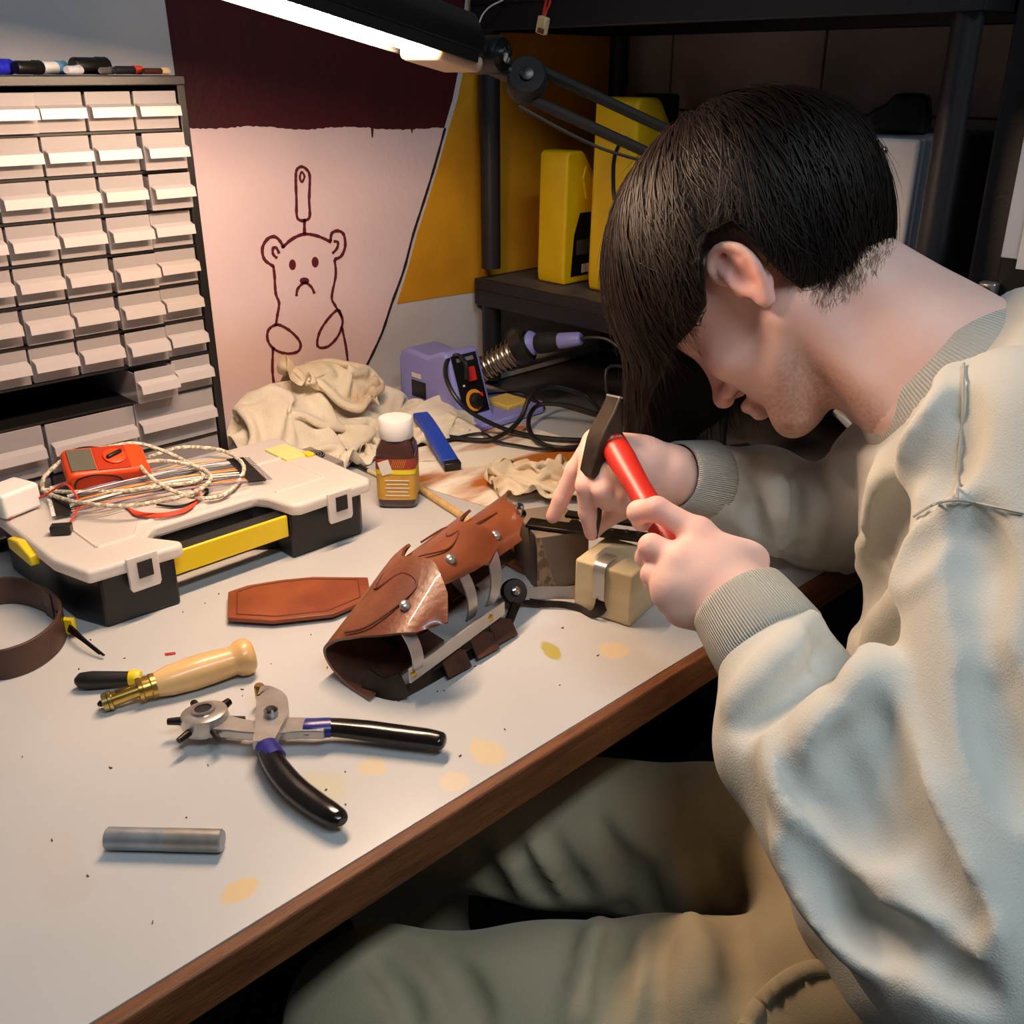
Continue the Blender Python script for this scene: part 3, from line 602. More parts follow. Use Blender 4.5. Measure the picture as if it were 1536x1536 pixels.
# pens and markers on top of the cabinet
zt = Z0 + CT + .001
def pen(name, px0, px1, r, mats, label, tip=None, yoff=0.0):
    """pen lying on the cabinet top between two pixels"""
    def onz(px): rr = ray(px[0], px[1]); t_ = (CY + .02 + yoff) / rr[1]; p = CAM + rr * t_; p[2] = zt + r; return p
    a, b = onz(px0), onz(px1); b[1] += .02; root = thing(name, label, 'pen', (a + b) / 2 - A(0, 0, r), 0, 'pens on the drawer cabinet'); d = b - a; L_ = np.linalg.norm(d); d /= L_
    MB().lathe([(r * .8, 0), (r, .002), (r, L_ * .68)], a, d, 12).build('barrel', M[mats[0]], root)
    cp = MB().lathe([(r * 1.05, L_ * .66), (r * 1.08, L_ * .95), (r * .7, L_)], a, d, 12).build('cap', M[mats[1]], root)
    MB().box(a + d * L_ * .82 + A(0, 0, r * 1.0), (L_ * .25, r * .5, .0012), np.stack(frame(d), 1)).build('clip', M[mats[1]], cp, smooth=False)
M['penblue'] = mat('pen_blue', (36, 40, 190), .35); M['pensky'] = mat('pen_sky', (120, 176, 216), .35); M['penred'] = mat('pen_red', (220, 80, 50), .4); M['penbrown'] = mat('pencil_brown', (70, 40, 30), .4)
pen('felt_marker', (-40, 98), (28, 96), .0070, ('penblue', 'penblue'), 'deep blue felt marker at the left end of the cabinet top')
pen('felt_marker', (22, 98), (72, 96), .0065, ('black', 'black'), 'short black marker between the blue and the pale blue pens', yoff=.004)
pen('highlighter', (50, 93), (108, 92), .0065, ('white', 'pensky'), 'white and sky blue pen with clip on the cabinet top', yoff=.03)
pen('felt_marker', (98, 97), (132, 99), .0042, ('appl', 'appl'), 'short pale grey pen beside the fat black marker', yoff=-.008)
pen('felt_marker', (108, 93), (172, 95), .0085, ('black', 'black'), 'fat black marker lying across the middle of the cabinet top', yoff=.022)
pen('ballpoint_pen', (150, 101), (182, 104), .0035, ('steel', 'steel'), 'thin silver pen tip beside the fat black marker', yoff=-.004)
pen('felt_pen', (172, 102), (225, 102), .0042, ('rack', 'penred'), 'dark pen with orange-red end near the cabinet corner')
pen('pencil', (215, 105), (266, 104), .0032, ('penbrown', 'cream'), 'dark pencil with pale sharpened tip at the cabinet corner', yoff=-.006)
# ================================================================ organiser case with handle
LZ = .068
bx = thing('organizer_case', 'black organizer case with cloudy lid and yellow handle in front of the drawer cabinet', 'organizer case', (.46, .99, Z0))
foot = [(.297, .930), (.312, .890), (.388, .886), (.388, .925), (.405, .945), (.508, .945), (.528, .925), (.528, .894), (.622, .894), (.632, .905), (.632, 1.088), (.292, 1.088)]
lidp = [(.287, .935), (.300, .884), (.394, .878), (.398, .888), (.377, .922), (.392, .938), (.512, .938), (.520, .925), (.527, .888), (.535, .882), (.630, .884), (.638, .893), (.638, 1.094), (.286, 1.094)]
MB().prism(foot, Z0 + .0005, Z0 + LZ - .012).build('tray', M['black'], bx, bevel=.0025)
lid = MB().prism(lidp, Z0 + LZ - .014, Z0 + LZ).build('lid', M['lid'], bx, bevel=.004, bseg=3)
for a, b in [((.33, .93), (.33, .99)), ((.33, .93), (.37, .93)), ((.37, .93), (.385, .955)), ((.385, .955), (.52, .955)), ((.52, .955), (.535, .93)), ((.535, .93), (.60, .93)), ((.60, .93), (.60, 1.0)), ((.56, 1.02), (.60, 1.02)), ((.33, 1.03), (.50, 1.06))]:
    MB().tube([(*a, Z0 + LZ), (*b, Z0 + LZ)], .0022, 6).build('lid_rib', M['lid'], lid)
for x in (.352, .585):
    lt = MB().prism([(-.014, -.034), (.014, -.034), (.016, -.030), (.016, .003), (-.016, .003), (-.016, -.030)], 0, .004, (x, .8815, Z0 + LZ), (A(1, 0, 0), A(0, 0, 1), A(0, -1, 0))).build('latch', M['lid'], bx, bevel=.001)
    MB().box((x + .001, .8768, Z0 + LZ - .012), (.015, .0012, .017)).build('latch_window', M['black'], lt, smooth=False)
for y, x in ((.985, .2885),): 
    MB().prism([(-.03, -.004), (.03, -.004), (.03, .008), (.0, .014), (-.03, .008)], 0, .010, (x, y + .02, Z0 + LZ - .016), (A(0, 1, 0), A(0, 0, 1), A(-1, 0, 0))).build('side_clip', M['yellow'], bx, bevel=.002)
MB().box((.612, 1.03, Z0 + LZ + .001), (.03, .05, .004)).build('rear_clip', mat('clip_pale', (226, 216, 140), .5), bx, bevel=.001); MB().box((.628, 1.005, Z0 + LZ + .002), (.010, .014, .004)).build('clip_tab', M['yellow'], bx, bevel=.001)
MB().box((.458, .910, Z0 + .040), (.140, .020, .024)).build('handle_bar', M['black'], bx, bevel=.002); MB().box((.458, .8985, Z0 + .040), (.138, .004, .026)).build('handle_grip', M['yellow'], bx, bevel=.0015)
MB().lathe([(.014, 0), (.016, .0008), (.013, .0012)], T(342, 692, LZ), seg=28).build('lid_emblem', M['lid'], lid)
# ================================================================ things on the case lid
ZL = Z0 + LZ + .0025
c = T(168, 735, LZ); mm = thing('multimeter', 'orange multimeter with black dial lying on the organizer case lid', 'multimeter', (c[0] + .004, c[1] + .016, ZL + .010), math.radians(-10)); mm.rotation_euler = (.42, .0, math.radians(-14)); mm.scale = (.76, .76, .76)
bd = MB(); bd.prism([(-.058, 0), (.05, 0), (.058, .008), (.058, .022), (.045, .030), (-.052, .040), (-.060, .030)], -.030, .030, (0, 0, 0), (A(1, 0, 0), A(0, 0, 1), A(0, -1, 0)))
bd.build('case', M['orange'], mm, bevel=.006, bseg=3, world=False)
sl = rotm('Y', math.atan2(.010, .097)); 
def onface(x, y, up=.0): return A(x, y, .0352 - (x + .0035) * (.010 / .097) + up)
MB().box(onface(-.034, 0, .0005), (.034, .046, .002), sl).build('screen', M['screen'], mm, smooth=False, world=False); MB().box(onface(.008, 0, .0004), (.046, .050, .0012), sl).build('face_plate', mat('meter_plate', (176, 52, 24), .4), mm, smooth=False, world=False)
MB().lathe([(.016, 0), (.016, .003), (.014, .004)], onface(.012, 0, .001), sl @ A(0, 0, 1), 20).build('dial', M['orange'], mm, world=False); MB().box(onface(.012, 0, .007), (.026, .006, .006), sl @ rotm('Z', .5)).build('dial_pointer', M['black'], mm, bevel=.002, world=False)
for y in (-.031, .031): MB().tube(crom([(-.05, y, .01), (-.045, y, .030), (-.02, y, .034), (.01, y, .022), (.018, y, .004), (-.01, y, .001), (-.04, y, .003)], 6, True), .0012, 6, closed=True).build('bumper_seam', M['black'], mm, world=False)
# braided white cable
pts = [(46, 724, .004), (50, 702, .02), (80, 670, .035), (140, 657, .035), (200, 661, .03), (258, 682, .02), (302, 707, .012), (294, 722, .012), (250, 728, .014), (180, 737, .012), (100, 738, .006), (58, 728, .004), (76, 742, .006), (120, 754, .012), (180, 759, .014), (240, 752, .014), (292, 738, .014), (316, 718, .014), (300, 702, .016), (255, 692, .02), (216, 694, .02), (216, 706, .02), (250, 732, .014), (300, 747, .004), (340, 740, .003), (364, 712, .004), (361, 692, .006), (330, 675, .008), (270, 668, .012), (222, 672, .012), (130, 690, .008), (62, 724, .004)]
path = crom([np.minimum(T(x, y, LZ + .004 + z), A(9, 1.098, 9)) for x, y, z in pts], 9); br = thing('braided_cable', 'white braided cable coiled loosely over the orange multimeter', 'cable', T(200, 715, LZ))
rad = np.array([.0024 * (1 + .10 * math.sin(i * 2.1)) for i in range(len(path))]); MB().tube(path, rad, 8).build('cable', mat('braid_white', (228, 220, 200), .8, rgb2=(168, 158, 138), nscale=240, lo=.45, hi=.55), br)
for q_ in ((43, 722), (52, 733)): 
    a = T(*q_, LZ + .006); MB().lathe([(.0035, 0), (.004, .006), (.0025, .016)], a + A(-.008, 0, 0), (1, 0, 0), 10).build('end_sleeve', M['brass'], br)
# jumper ribbon
jr = thing('jumper_wires', 'flat bundle of coloured jumper wires with black pin ends on the case lid', 'wires', T(230, 735, LZ))
cols = [(230, 160, 60), (235, 225, 215), (60, 60, 70), (120, 110, 150), (60, 70, 90), (226, 120, 40), (240, 236, 230), (80, 84, 96)]; jm = [mat('jumper_%d' % i, c_, .5) for i, c_ in enumerate(cols)]
e0, e1 = np.array([[100, 741], [108, 768]]), np.array([[340, 690], [372, 722]])
for k in range(18):
    t_ = k / 17; a = e0[0] * (1 - t_) + e0[1] * t_; b = e1[0] * (1 - t_) + e1[1] * t_; w1 = random.uniform(-2, 2)
    mid = [a * (1 - s_) + b * s_ + A(0, -6 * math.sin(math.pi * s_) + w1 * math.sin(6 * s_ + k)) for s_ in (0, .2, .4, .6, .8, 1)]
    zz = [.006, .012, .010, .010, .009, .006]
    MB().tube(crom([T(q_[0], q_[1], LZ + z_ + .002 * (k % 3)) for q_, z_ in zip(mid, zz)], 5), .0009, 5).build('wire', jm[(k * 3) % len(jm)], jr)
    d_ = T(b[0] + 10, b[1] - 1, LZ + .004) - T(b[0], b[1], LZ + .004); d_ /= np.linalg.norm(d_); s0 = T(b[0], b[1], LZ + .006)
    MB().box(s0 + d_ * .010, (.020, .0024, .0024), np.stack(frame(d_), 1)).build('pin_end', M['cu'], jr, smooth=False); MB().tube([s0 + d_ * .018, s0 + d_ * .027], .0005, 4).build('pin', M['cu'], jr, smooth=False)
    d_ = T(a[0], a[1] + 2, LZ + .004) - T(a[0] + 10, a[1], LZ + .004); d_ /= np.linalg.norm(d_); s0 = T(a[0], a[1], LZ + .006)
    MB().box(s0 + d_ * .008, (.016, .0024, .0024), np.stack(frame(d_), 1)).build('pin_end', M['cu'], jr, smooth=False); MB().tube([s0 + d_ * .014, s0 + d_ * .020], .0005, 4).build('pin', M['steel'], jr, smooth=False)
# red test leads
rl = thing('test_leads', 'looped red and black test leads under the jumper wires', 'test leads', T(240, 765, LZ))
for k in range(3): MB().tube(crom([T(185 + 3 * k, 757 + k, LZ + .003), T(205, 768 + 2 * k, LZ + .003), T(240, 771 + 2 * k, LZ + .004), T(275, 764 + 2 * k, LZ + .004), T(296, 750 + k, LZ + .004), T(298, 738, LZ + .004 + .002 * k), T(288, 734, LZ + .006)], 6), .0013, 6).build('lead', M['redwire'], rl)
for k in range(2): MB().tube(crom([T(235, 757, LZ + .003), T(270, 760 - k, LZ + .002), T(300, 748, LZ + .002), T(312, 738 - 3 * k, LZ + .003), T(302, 732, LZ + .003)], 6), .0011, 6).build('lead', M['rubber'], rl)
sv_ = thing('servo_plug', 'small black plug on a thin red wire near the lid front', 'plug', T(92, 797, LZ))
MB().box(T(92, 793, LZ + .006), (.020, .012, .009), rotm('Z', -.6)).build('plug_body', M['black'], sv_, bevel=.001); MB().tube(crom([T(15, 778, LZ + .003), T(40, 758, LZ + .006), (T(75, 738, LZ + .02)), T(97, 726, LZ + .03), T(112, 740, LZ + .024), T(118, 760, LZ + .012), T(104, 786, LZ + .008)], 7), .0011, 6).build('wire', M['red'], sv_)
c = T(20, 768, LZ); ch = thing('usb_charger', 'white plastic charger cube at the left end of the case lid', 'charger', (c[0], c[1], ZL), .3)
MB().box((0, 0, .014), (.046, .040, .028)).build('body', M['white'], ch, bevel=.004, bseg=3, world=False); MB().box((.0235, 0, .016), (.001, .014, .006)).build('port', M['appls'], ch, smooth=False, world=False)
# ================================================================ tools in the foreground
zt = Z0 + .0005
# steel rod
a, b = T(160, 1258, .008), T(334, 1262, .008); a[2] = b[2] = Z0 + .0085; rd = thing('steel_rod', 'short plain steel rod lying alone near the bench front', 'rod', (a + b) / 2 - A(0, 0, .008)); L_ = np.linalg.norm(b - a)
MB().lathe([(.0070, 0), (.0079, .001), (.0079, L_ - .001), (.0070, L_)], a, b - a, 24).build('shaft', M['zinc'], rd); MB().lathe([(.0081, L_ * .52), (.0081, L_ * .985)], a, b - a, 24, cap=False).build('worn_band', mat('zinc_worn', (168, 164, 160), .38, .6, rgb2=(150, 146, 142), nscale=80), rd)
# wooden-handled awl
def onT(px, py, z): return T(px, py, z)
a, b = T(380, 985, .014), T(232, 1030, .012); a[2] = Z0 + .0165; b[2] = Z0 + .0135; ax = (b - a); HLn = np.linalg.norm(ax); ax /= HLn
aw = thing('stitching_awl', 'wooden-handled stitching awl with brass collar lying behind the punch pliers', 'awl', (a + b) / 2 * A(1, 1, 0) + A(0, 0, zt))
MB().lathe([(.004, -.001), (.012, 0), (.0160, .003), (.0172, .008), (.0162, .014), (.0135, .018), (.0136, .022), (.0148, .04), (.0150, .055), (.0135, .075), (.0115, HLn - .004), (.0105, HLn)], a, ax, 24).build('handle', M['handlew'], aw)
MB().lathe([(.0108, HLn - .001), (.0112, HLn + .003), (.0100, HLn + .004), (.0098, HLn + .010), (.0108, HLn + .011), (.0104, HLn + .014)], a, ax, 20).build('ferrule', M['brass'], aw)
t1 = T(150, 1056, .008); t1[2] = Z0 + .008; s0 = a + ax * (HLn + .012); d2 = t1 - s0; L2 = np.linalg.norm(d2); d2 /= L2
MB().lathe([(.0066, 0), (.0066, L2 * .70)], s0, d2, 16).build('needle_tube', M['brass'], aw); _, sd, su = frame(d2)
MB().box(s0 + d2 * L2 * .38 + su * .0050, (L2 * .4, .005, .004), np.stack([d2, sd, su], 1)).build('thread_slot', mat('brass_dark', (120, 90, 40), .4, 1.0), aw, bevel=.001)
MB().lathe([(.0072, L2 * .68), (.0086, L2 * .70), (.0086, L2 * .78), (.0070, L2 * .79), (.0080, L2 * .80), (.0080, L2 * .92), (.0060, L2 * .94)], s0, d2, 14).build('chuck', mat('brass_nut', (190, 168, 100), .3, 1.0), aw)
MB().lathe([(.0032, L2 * .92), (.0028, L2 * 1.0), (.0012, L2 * 1.06)], s0, d2, 10).build('needle', M['darkmetal'], aw)
# small black-handled screwdriver
a, b = T(113, 1022, .008), T(198, 1018, .008); a[2] = Z0 + .0085; b[2] = Z0 + .0085; ax = b - a; HLn = np.linalg.norm(ax); ax /= HLn
sd_ = thing('small_file', 'small black-handled needle file with yellow ring beside the awl', 'file', (a + b) / 2 * A(1, 1, 0) + A(0, 0, zt))
MB().lathe([(.003, 0), (.0070, .004), (.0080, .014), (.0072, HLn * .6), (.0062, HLn - .002)], a, ax, 18).build('handle', M['rubber'], sd_); MB().lathe([(.0068, HLn - .002), (.0074, HLn), (.0074, HLn + .006), (.006, HLn + .008)], a, ax, 18).build('ring', M['yellow'], sd_)
MB().lathe([(.0022, HLn + .006), (.0018, HLn + .045)], a, ax, 10).build('shank', M['steel'], sd_)
# revolving punch pliers
pl = thing('punch_pliers', 'revolving leather punch pliers with glossy black handles and blue bands', 'pliers', T(405, 1105, 0))
pv = T(407, 1072, .022); ex, ey, ez = A(1, 0, 0), A(0, 1, 0), A(0, 0, 1)
def PT(px, py, z): return T(px, py, z)
def flatbar(pxs, zc, wid, th, name, m, bev=.001):
    pts = crom([T(x, y, zc) for x, y in pxs], 6); n = len(pts); wd = np.interp(np.linspace(0, len(wid) - 1, n), range(len(wid)), wid); up = A(0, 0, 1)
    sdv = []
    d = np.gradient(pts, axis=0)
    nr = np.stack([-d[:, 1], d[:, 0], d[:, 2] * 0], 1)
    return MB().strip(pts, list(wd), th, nr).build(name, m, pl, bevel=bev)
flatbar([(325, 1087), (352, 1092), (385, 1096), (425, 1093), (455, 1092), (490, 1094)], .015, [.024, .018, .016, .021, .019, .016], .008, 'lower_jaw', M['steel'])
flatbar([(395, 1118), (402, 1098), (408, 1075), (408, 1055), (398, 1043), (389, 1042)], .020, [.016, .020, .027, .025, .018, .012], .008, 'upper_jaw', M['steel'])
MB().lathe([(.0045, 0), (.0045, .012), (.0035, .0135)], T(391, 1047, .008), seg=12).build('anvil', M['brass'], pl)
MB().lathe([(.0058, 0), (.0058, .005), (.004, .0065), (.0015, .0065)], T(407, 1072, .024), seg=16).build('pivot_rivet', M['chrome'], pl)
hc = T(308, 1080, .016); hx = .018
hub = MB().lathe([(.014, -.010), (.0185, -.007), (.0195, 0), (.0185, .0075), (.0150, .009)], hc, (0, .10, 1), 24).build('punch_wheel', M['steel'], pl); MB().lathe([(.0098, .0085), (.0098, .0112), (.0070, .0112), (.0070, .0085)], hc, (0, .10, 1), 22, cap=False).build('wheel_ring', M['chrome'], pl); MB().lathe([(.0069, .0088), (.0069, .0098)], hc, (0, .10, 1), 18).build('wheel_bore', M['blackm'], pl)
for k in range(6):
    an = math.radians(20 + 60 * k); d = A(math.cos(an), math.sin(an), 0); MB().lathe([(.0040 - .0003 * k, .014), (.0040 - .0003 * k, .0215), (.0034 - .0003 * k, .029 + .0006 * k)], hc, d, 12).build('punch_tip', M['darkmetal'], pl)
def grip(pxs, zs, rs, name):
    pts = crom([T(x, y, z) for (x, y), z in zip(pxs, zs)], 6); r = np.interp(np.linspace(0, len(rs) - 1, len(pts)), range(len(rs)), rs)
    return MB().tube(pts, r * .88, 14, flat=(1.12, .85)).build(name, M['gripb'], pl)
def band(pxs, zs, r, nm='grip_band'):
    pts = crom([T(x, y, z) for (x, y), z in zip(pxs, zs)], 3); MB().tube(pts, r * .86, 14, flat=(1.14, .88)).build(nm, M['gripblue'], pl)
grip([(470, 1092), (500, 1091), (550, 1096), (600, 1103), (640, 1108), (662, 1112), (668, 1113)], [.015, .014, .013, .012, .012, .012, .012], [.0085, .0092, .0100, .0102, .0098, .0088, .004], 'grip'); band([(458, 1092), (470, 1092), (496, 1091)], [.015, .015, .014], .0096)
grip([(402, 1125), (415, 1150), (440, 1180), (470, 1204), (495, 1220), (508, 1228), (514, 1233)], [.019, .017, .014, .012, .012, .012, .012], [.0085, .0095, .0102, .0102, .0094, .008, .004], 'grip'); band([(400, 1119), (405, 1128), (412, 1138)], [.0185, .0185, .018], .0096)
# brown leather strap standing in a loop
pts = crom([T(x, y, 0) for x, y in ((-60, 985), (-10, 1018), (40, 1010), (80, 985), (98, 958), (92, 935), (62, 915), (20, 905), (-30, 915), (-70, 940))], 8); hgt = .030
st = thing('leather_strap', 'dark brown leather strap standing on edge in a loop at the left', 'strap', (pts[:, 0].mean(), pts[:, 1].mean(), zt))
MB().strip(pts + A(0, 0, hgt / 2 + .0005), hgt, .0032, A(0, 0, 1)).build('band', M['belt'], st, bevel=.0006)
seam = pts[42:46]; MB().strip(seam + A(-.001, 0, hgt / 2 + .0005), hgt * .98, .0048, A(0, 0, 1)).build('overlap', M['belt'], st)
# black tweezers sticking out behind the strap
tw = thing('tweezers', 'dark pointed tweezers with yellow grip reaching out behind the strap', 'tweezers', T(118, 960, 0))
for k, e in enumerate(((156, 983), (150, 981))): 
    pts_ = crom([T(84, 922 + 6 * k, .010), T(104, 940 + 3 * k, .012 - .002 * k), T(128, 962, .010), T(*e, .004)], 6); MB().strip(pts_, list(np.linspace(.008, .0012, len(pts_))), .0022, A(.3, .3, 1)).build('arm', M['twee'], tw)
MB().box(T(99, 938, .012), (.018, .006, .016), rotm('Z', -.9)).build('grip_patch', M['yellow'], tw, bevel=.001)
# flat coffin-shaped leather piece
def leather_plate(pxs, z, th, name, m, label, cat='leather piece', rim=True, edge=None):
    c = [T(x, y, z)[:2] for x, y in pxs]; poly = [tuple(p) for p in c]
    if sum(poly[i][0] * poly[(i + 1) % len(poly)][1] - poly[(i + 1) % len(poly)][0] * poly[i][1] for i in range(len(poly))) < 0: poly = poly[::-1]
    cen = np.mean(poly, 0); root = thing(name, label, cat, (cen[0], cen[1], Z0 + z)); MB().prism(poly, Z0 + z + .0004, Z0 + z + th).build('hide', m, root, bevel=.0008)
    if rim:
        ins = [tuple(cen + (A(*p) - cen) * .86) for p in poly]; pts_ = [A(x, y, Z0 + z + th) for x, y in ins]; MB().tube(np.array(pts_), .0009, 5, closed=True).build('tooled_line', M['groove'], root)
    return root
leather_plate([(343, 894), (372, 884), (420, 876), (470, 871), (552, 872), (557, 903), (500, 927), (410, 937), (342, 933)], .004, .005, 'leather_plate', M['leathero'], 'flat coffin-shaped tan leather plate lying in front of the case')
MB_ = None
leather_plate([(745, 790), (800, 800), (806, 872), (775, 858), (745, 840)], .0, .004, 'leather_plate', M['leathero'], 'flat orange leather piece tucked behind the bracer and chipboard', rim=False)
leather_plate([(247, 981), (263, 979), (264, 982), (248, 984)], .0, .0012, 'leather_scrap', mat('scrap_red', (176, 40, 34), .6), 'tiny red leather scrap near the wooden awl handle', 'scrap', rim=False)
# crumbs of leather and swarf on the bench
cr = MB()
for _ in range(70):
    x, y = random.uniform(30, 1000), random.uniform(880, 1400); p_ = T(x, y, 0)
    if p_[1] < .48: continue
    an = random.uniform(0, 3.14); cr.box(p_ + A(0, 0, .0006), (random.uniform(.0008, .003), random.uniform(.0004, .001), .0008), rotm('Z', an))
o = single(cr, 'crumbs', M['groove'], 'scattered dark leather crumbs on the bench top', 'crumbs', smooth=False); o['kind'] = 'stuff'
# ================================================================ leather bracer on metal frame
bra = thing('leather_bracer', 'riveted tan leather bracer of three overlapping plates on a metal strap frame', 'bracer', (.55, .64, Z0))
FLAP = [False]
def Yc(x): return .622 + .27 * (x - .42)
def S_(x, ph, r, rz=None, zc=.047):
    a = math.radians(ph); rz = r if rz is None else rz; g_ = min(1.0, max(.5, .5 + (x - .415) * 5.2)); q_ = 1 + .22 * max(0, (80 - ph) / 70) * (ph > 0)
    return A(x, Yc(x) - r * math.cos(a) * (q_ if FLAP[0] else 1), Z0 + max(.001, zc * g_ + rz * g_ * math.sin(a) + (.012 * (q_ - 1) / .22 if FLAP[0] else 0)))
def plate(ph0, ph1, fn, ff, r, name='plate', nph=30, nx=10, rz=None, flare=.0):
    g = []; 
    for i in range(nph + 1):
        ph = ph0 + (ph1 - ph0) * i / nph; x0, x1 = fn(ph), ff(ph); g.append([S_(x0 + (x1 - x0) * j / nx, ph, r + flare * j / nx, rz + flare * j / nx) for j in range(nx + 1)])
    g = np.array(g); th = .0030; d1 = np.gradient(g, axis=0); d2 = np.gradient(g, axis=1); nn = np.cross(d1, d2); nn /= np.linalg.norm(nn, axis=2)[..., None] + 1e-9
    c = np.array([0, 0, 0]); out = A(0, 0, 1)
    if (nn[nph // 2, nx // 2] @ (g[nph // 2, nx // 2] - A(g[nph // 2, nx // 2][0], Yc(g[nph // 2, nx // 2][0]), Z0 + .047))) < 0: nn = -nn
    o = MB().grid(g).grid(g - nn * th)
    a_, b_ = nph + 1, nx + 1; N = a_ * b_
    rim = [(i, 0) for i in range(a_)] + [(nph, j) for j in range(1, b_)] + [(i, nx) for i in range(nph - 1, -1, -1)] + [(0, j) for j in range(nx - 1, 0, -1)]
    ids = [i * b_ + j for i, j in rim]; o.f += [(ids[k], ids[(k + 1) % len(ids)], N + ids[(k + 1) % len(ids)], N + ids[k]) for k in range(len(ids))]
    ob = o.build(name, [M['leather'], M['leatherin']], bra); nf = nph * nx
    for p_ in ob.data.polygons:
        if nf <= p_.index < 2 * nf: p_.material_index = 1
    return ob
ip = lambda xs, ys: (lambda ph: float(np.interp(ph, xs, ys)))
FLAP[0] = True
PA = plate(22, 285, ip([22, 40, 70, 110, 150, 285], [.478, .458, .440, .424, .416, .420]), ip([22, 40, 70, 95, 108, 118, 135, 285], [.484, .500, .512, .506, .502, .514, .538, .530]), .050, rz=.046, flare=.007)
FLAP[0] = False
PB = plate(38, 255, ip([38, 44, 52, 58, 255], [.560, .520, .505, .49, .49]), ip([38, 45, 62, 85, 105, 116, 130, 255], [.575, .598, .604, .596, .590, .606, .636, .625]), .0465, rz=.0425, flare=.007)
PC = plate(34, 250, ip([34, 60, 250], [.596, .575, .575]), ip([44, 60, 95, 120, 135, 250], [.640, .668, .668, .690, .712, .70]), .0430, rz=.0395, flare=.004)
def rivet(x, ph, r, rr=.0042, m='chrome', par=None, rz=None):
    p_ = S_(x, ph, r, rz); c_ = A(x, Yc(x), Z0 + .047); d = p_ - c_; d /= np.linalg.norm(d); MB().lathe([(rr, -.001), (rr, .0012), (rr * .75, .003), (rr * .2, .0038)], p_, d, 14).build('rivet', M[m], par or bra)
for x, ph, r, rz in ((.468, 68, .0540, .0500), (.510, 62, .0490, .0450), (.537, 66, .0505, .0465), (.612, 60, .0450, .0415)): FLAP[0] = r > .0535; rivet(x, ph, r, .0055, 'steel', rz=rz)
FLAP[0] = False
p_ = S_(.662, 68, .044, .0405); MB().lathe([(.0085, 0), (.0085, .002), (.0045, .0025), (.0045, .010), (.003, .012)], p_, (0, -.3, 1), 14).build('bolt', M['chrome'], bra)
def tool_line(pts_, r, par, rz): MB().tube(crom([S_(x, ph, r + .0004, rz + .0004) for x, ph in pts_], 5), .0011, 5).build('tooled_line', M['groove'], par)
FLAP[0] = True
tool_line([(.505, 130), (.470, 118), (.490, 95), (.485, 70), (.440, 90), (.425, 115)], .0545, PA, .0505); FLAP[0] = False; tool_line([(.545, 125), (.580, 118), (.560, 95), (.575, 90), (.545, 78), (.515, 92), (.505, 100)], .0512, PB, .0472); tool_line([(.60, 130), (.60, 95), (.64, 88)], .0458, PC, .0423)
def hoop(x0, x1, ph0, ph1, r, rz, wd=.013):
    pts_ = [S_(x0 + (x1 - x0) * t, ph0 + (ph1 - ph0) * t, r, rz) for t in np.linspace(0, 1, 14)]; MB().strip(pts_, wd, .0016, A(1, .15, 0)).build('hoop', M['alu'], bra)
hoop(.462, .455, 100, -28, .047, .042); hoop(.478, .470, 185, 100, .046, .041, .012); hoop(.542, .545, 100, -25, .044, .040); hoop(.525, .52, 260, 120, .042, .038, .012); hoop(.600, .575, 85, -25, .046, .040, .015); hoop(.60, .585, 260, 90, .040, .036, .012)
bar0, bar1 = A(.446, .584, Z0 + .026), A(.585, .612, Z0 + .028); MB().strip([bar0, (bar0 + bar1) / 2, bar1], .014, .002, A(0, 0, 1)).build('side_bar', M['alu'], bra)
for q_ in (A(.450, .5835, Z0 + .027), A(.562, .6065, Z0 + .028)): MB().lathe([(.0035, 0), (.0035, .001), (.001, .002)], q_, (0, -1, 0), 12).build('brass_rivet', M['brass'], bra)
MB().strip(crom([A(.438, .595, Z0 + .004), A(.50, .598, Z0 + .003), A(.575, .608, Z0 + .004), A(.615, .628, Z0 + .010), A(.632, .638, Z0 + .018)], 5), .010, .003, A(0, .6, 1)).build('base_bar', M['darkmetal'], bra)
MB().strip(crom([A(.428, .625, Z0 + .012), A(.434, .605, Z0 + .008), A(.445, .590, Z0 + .016)], 5), .022, .002, A(.2, .1, 1)).build('end_band', M['darkmetal'], bra)
for x, y in ((.505, .595), (.545, .600), (.575, .606)): MB().prism([(-.016, -.010), (.014, -.014), (.018, .002), (.004, .012), (-.012, .008)], 0, .002, (x, y, Z0 + .010), (A(1, .2, 0), A(0, .8, .6), A(0, -.6, .8))).build('leather_tab', M['leatherin'], bra, smooth=False)
jp = T(770, 888, .02); MB().lathe([(.0125, -.004), (.0135, -.002), (.0135, .004), (.012, .006)], jp, (-.3, -.75, .55), 20).build('hinge', M['darkmetal'], bra); MB().lathe([(.0050, .006), (.0045, .009), (.002, .010)], jp, (-.3, -.75, .55), 14).build('hinge_bolt', M['chrome'], bra)
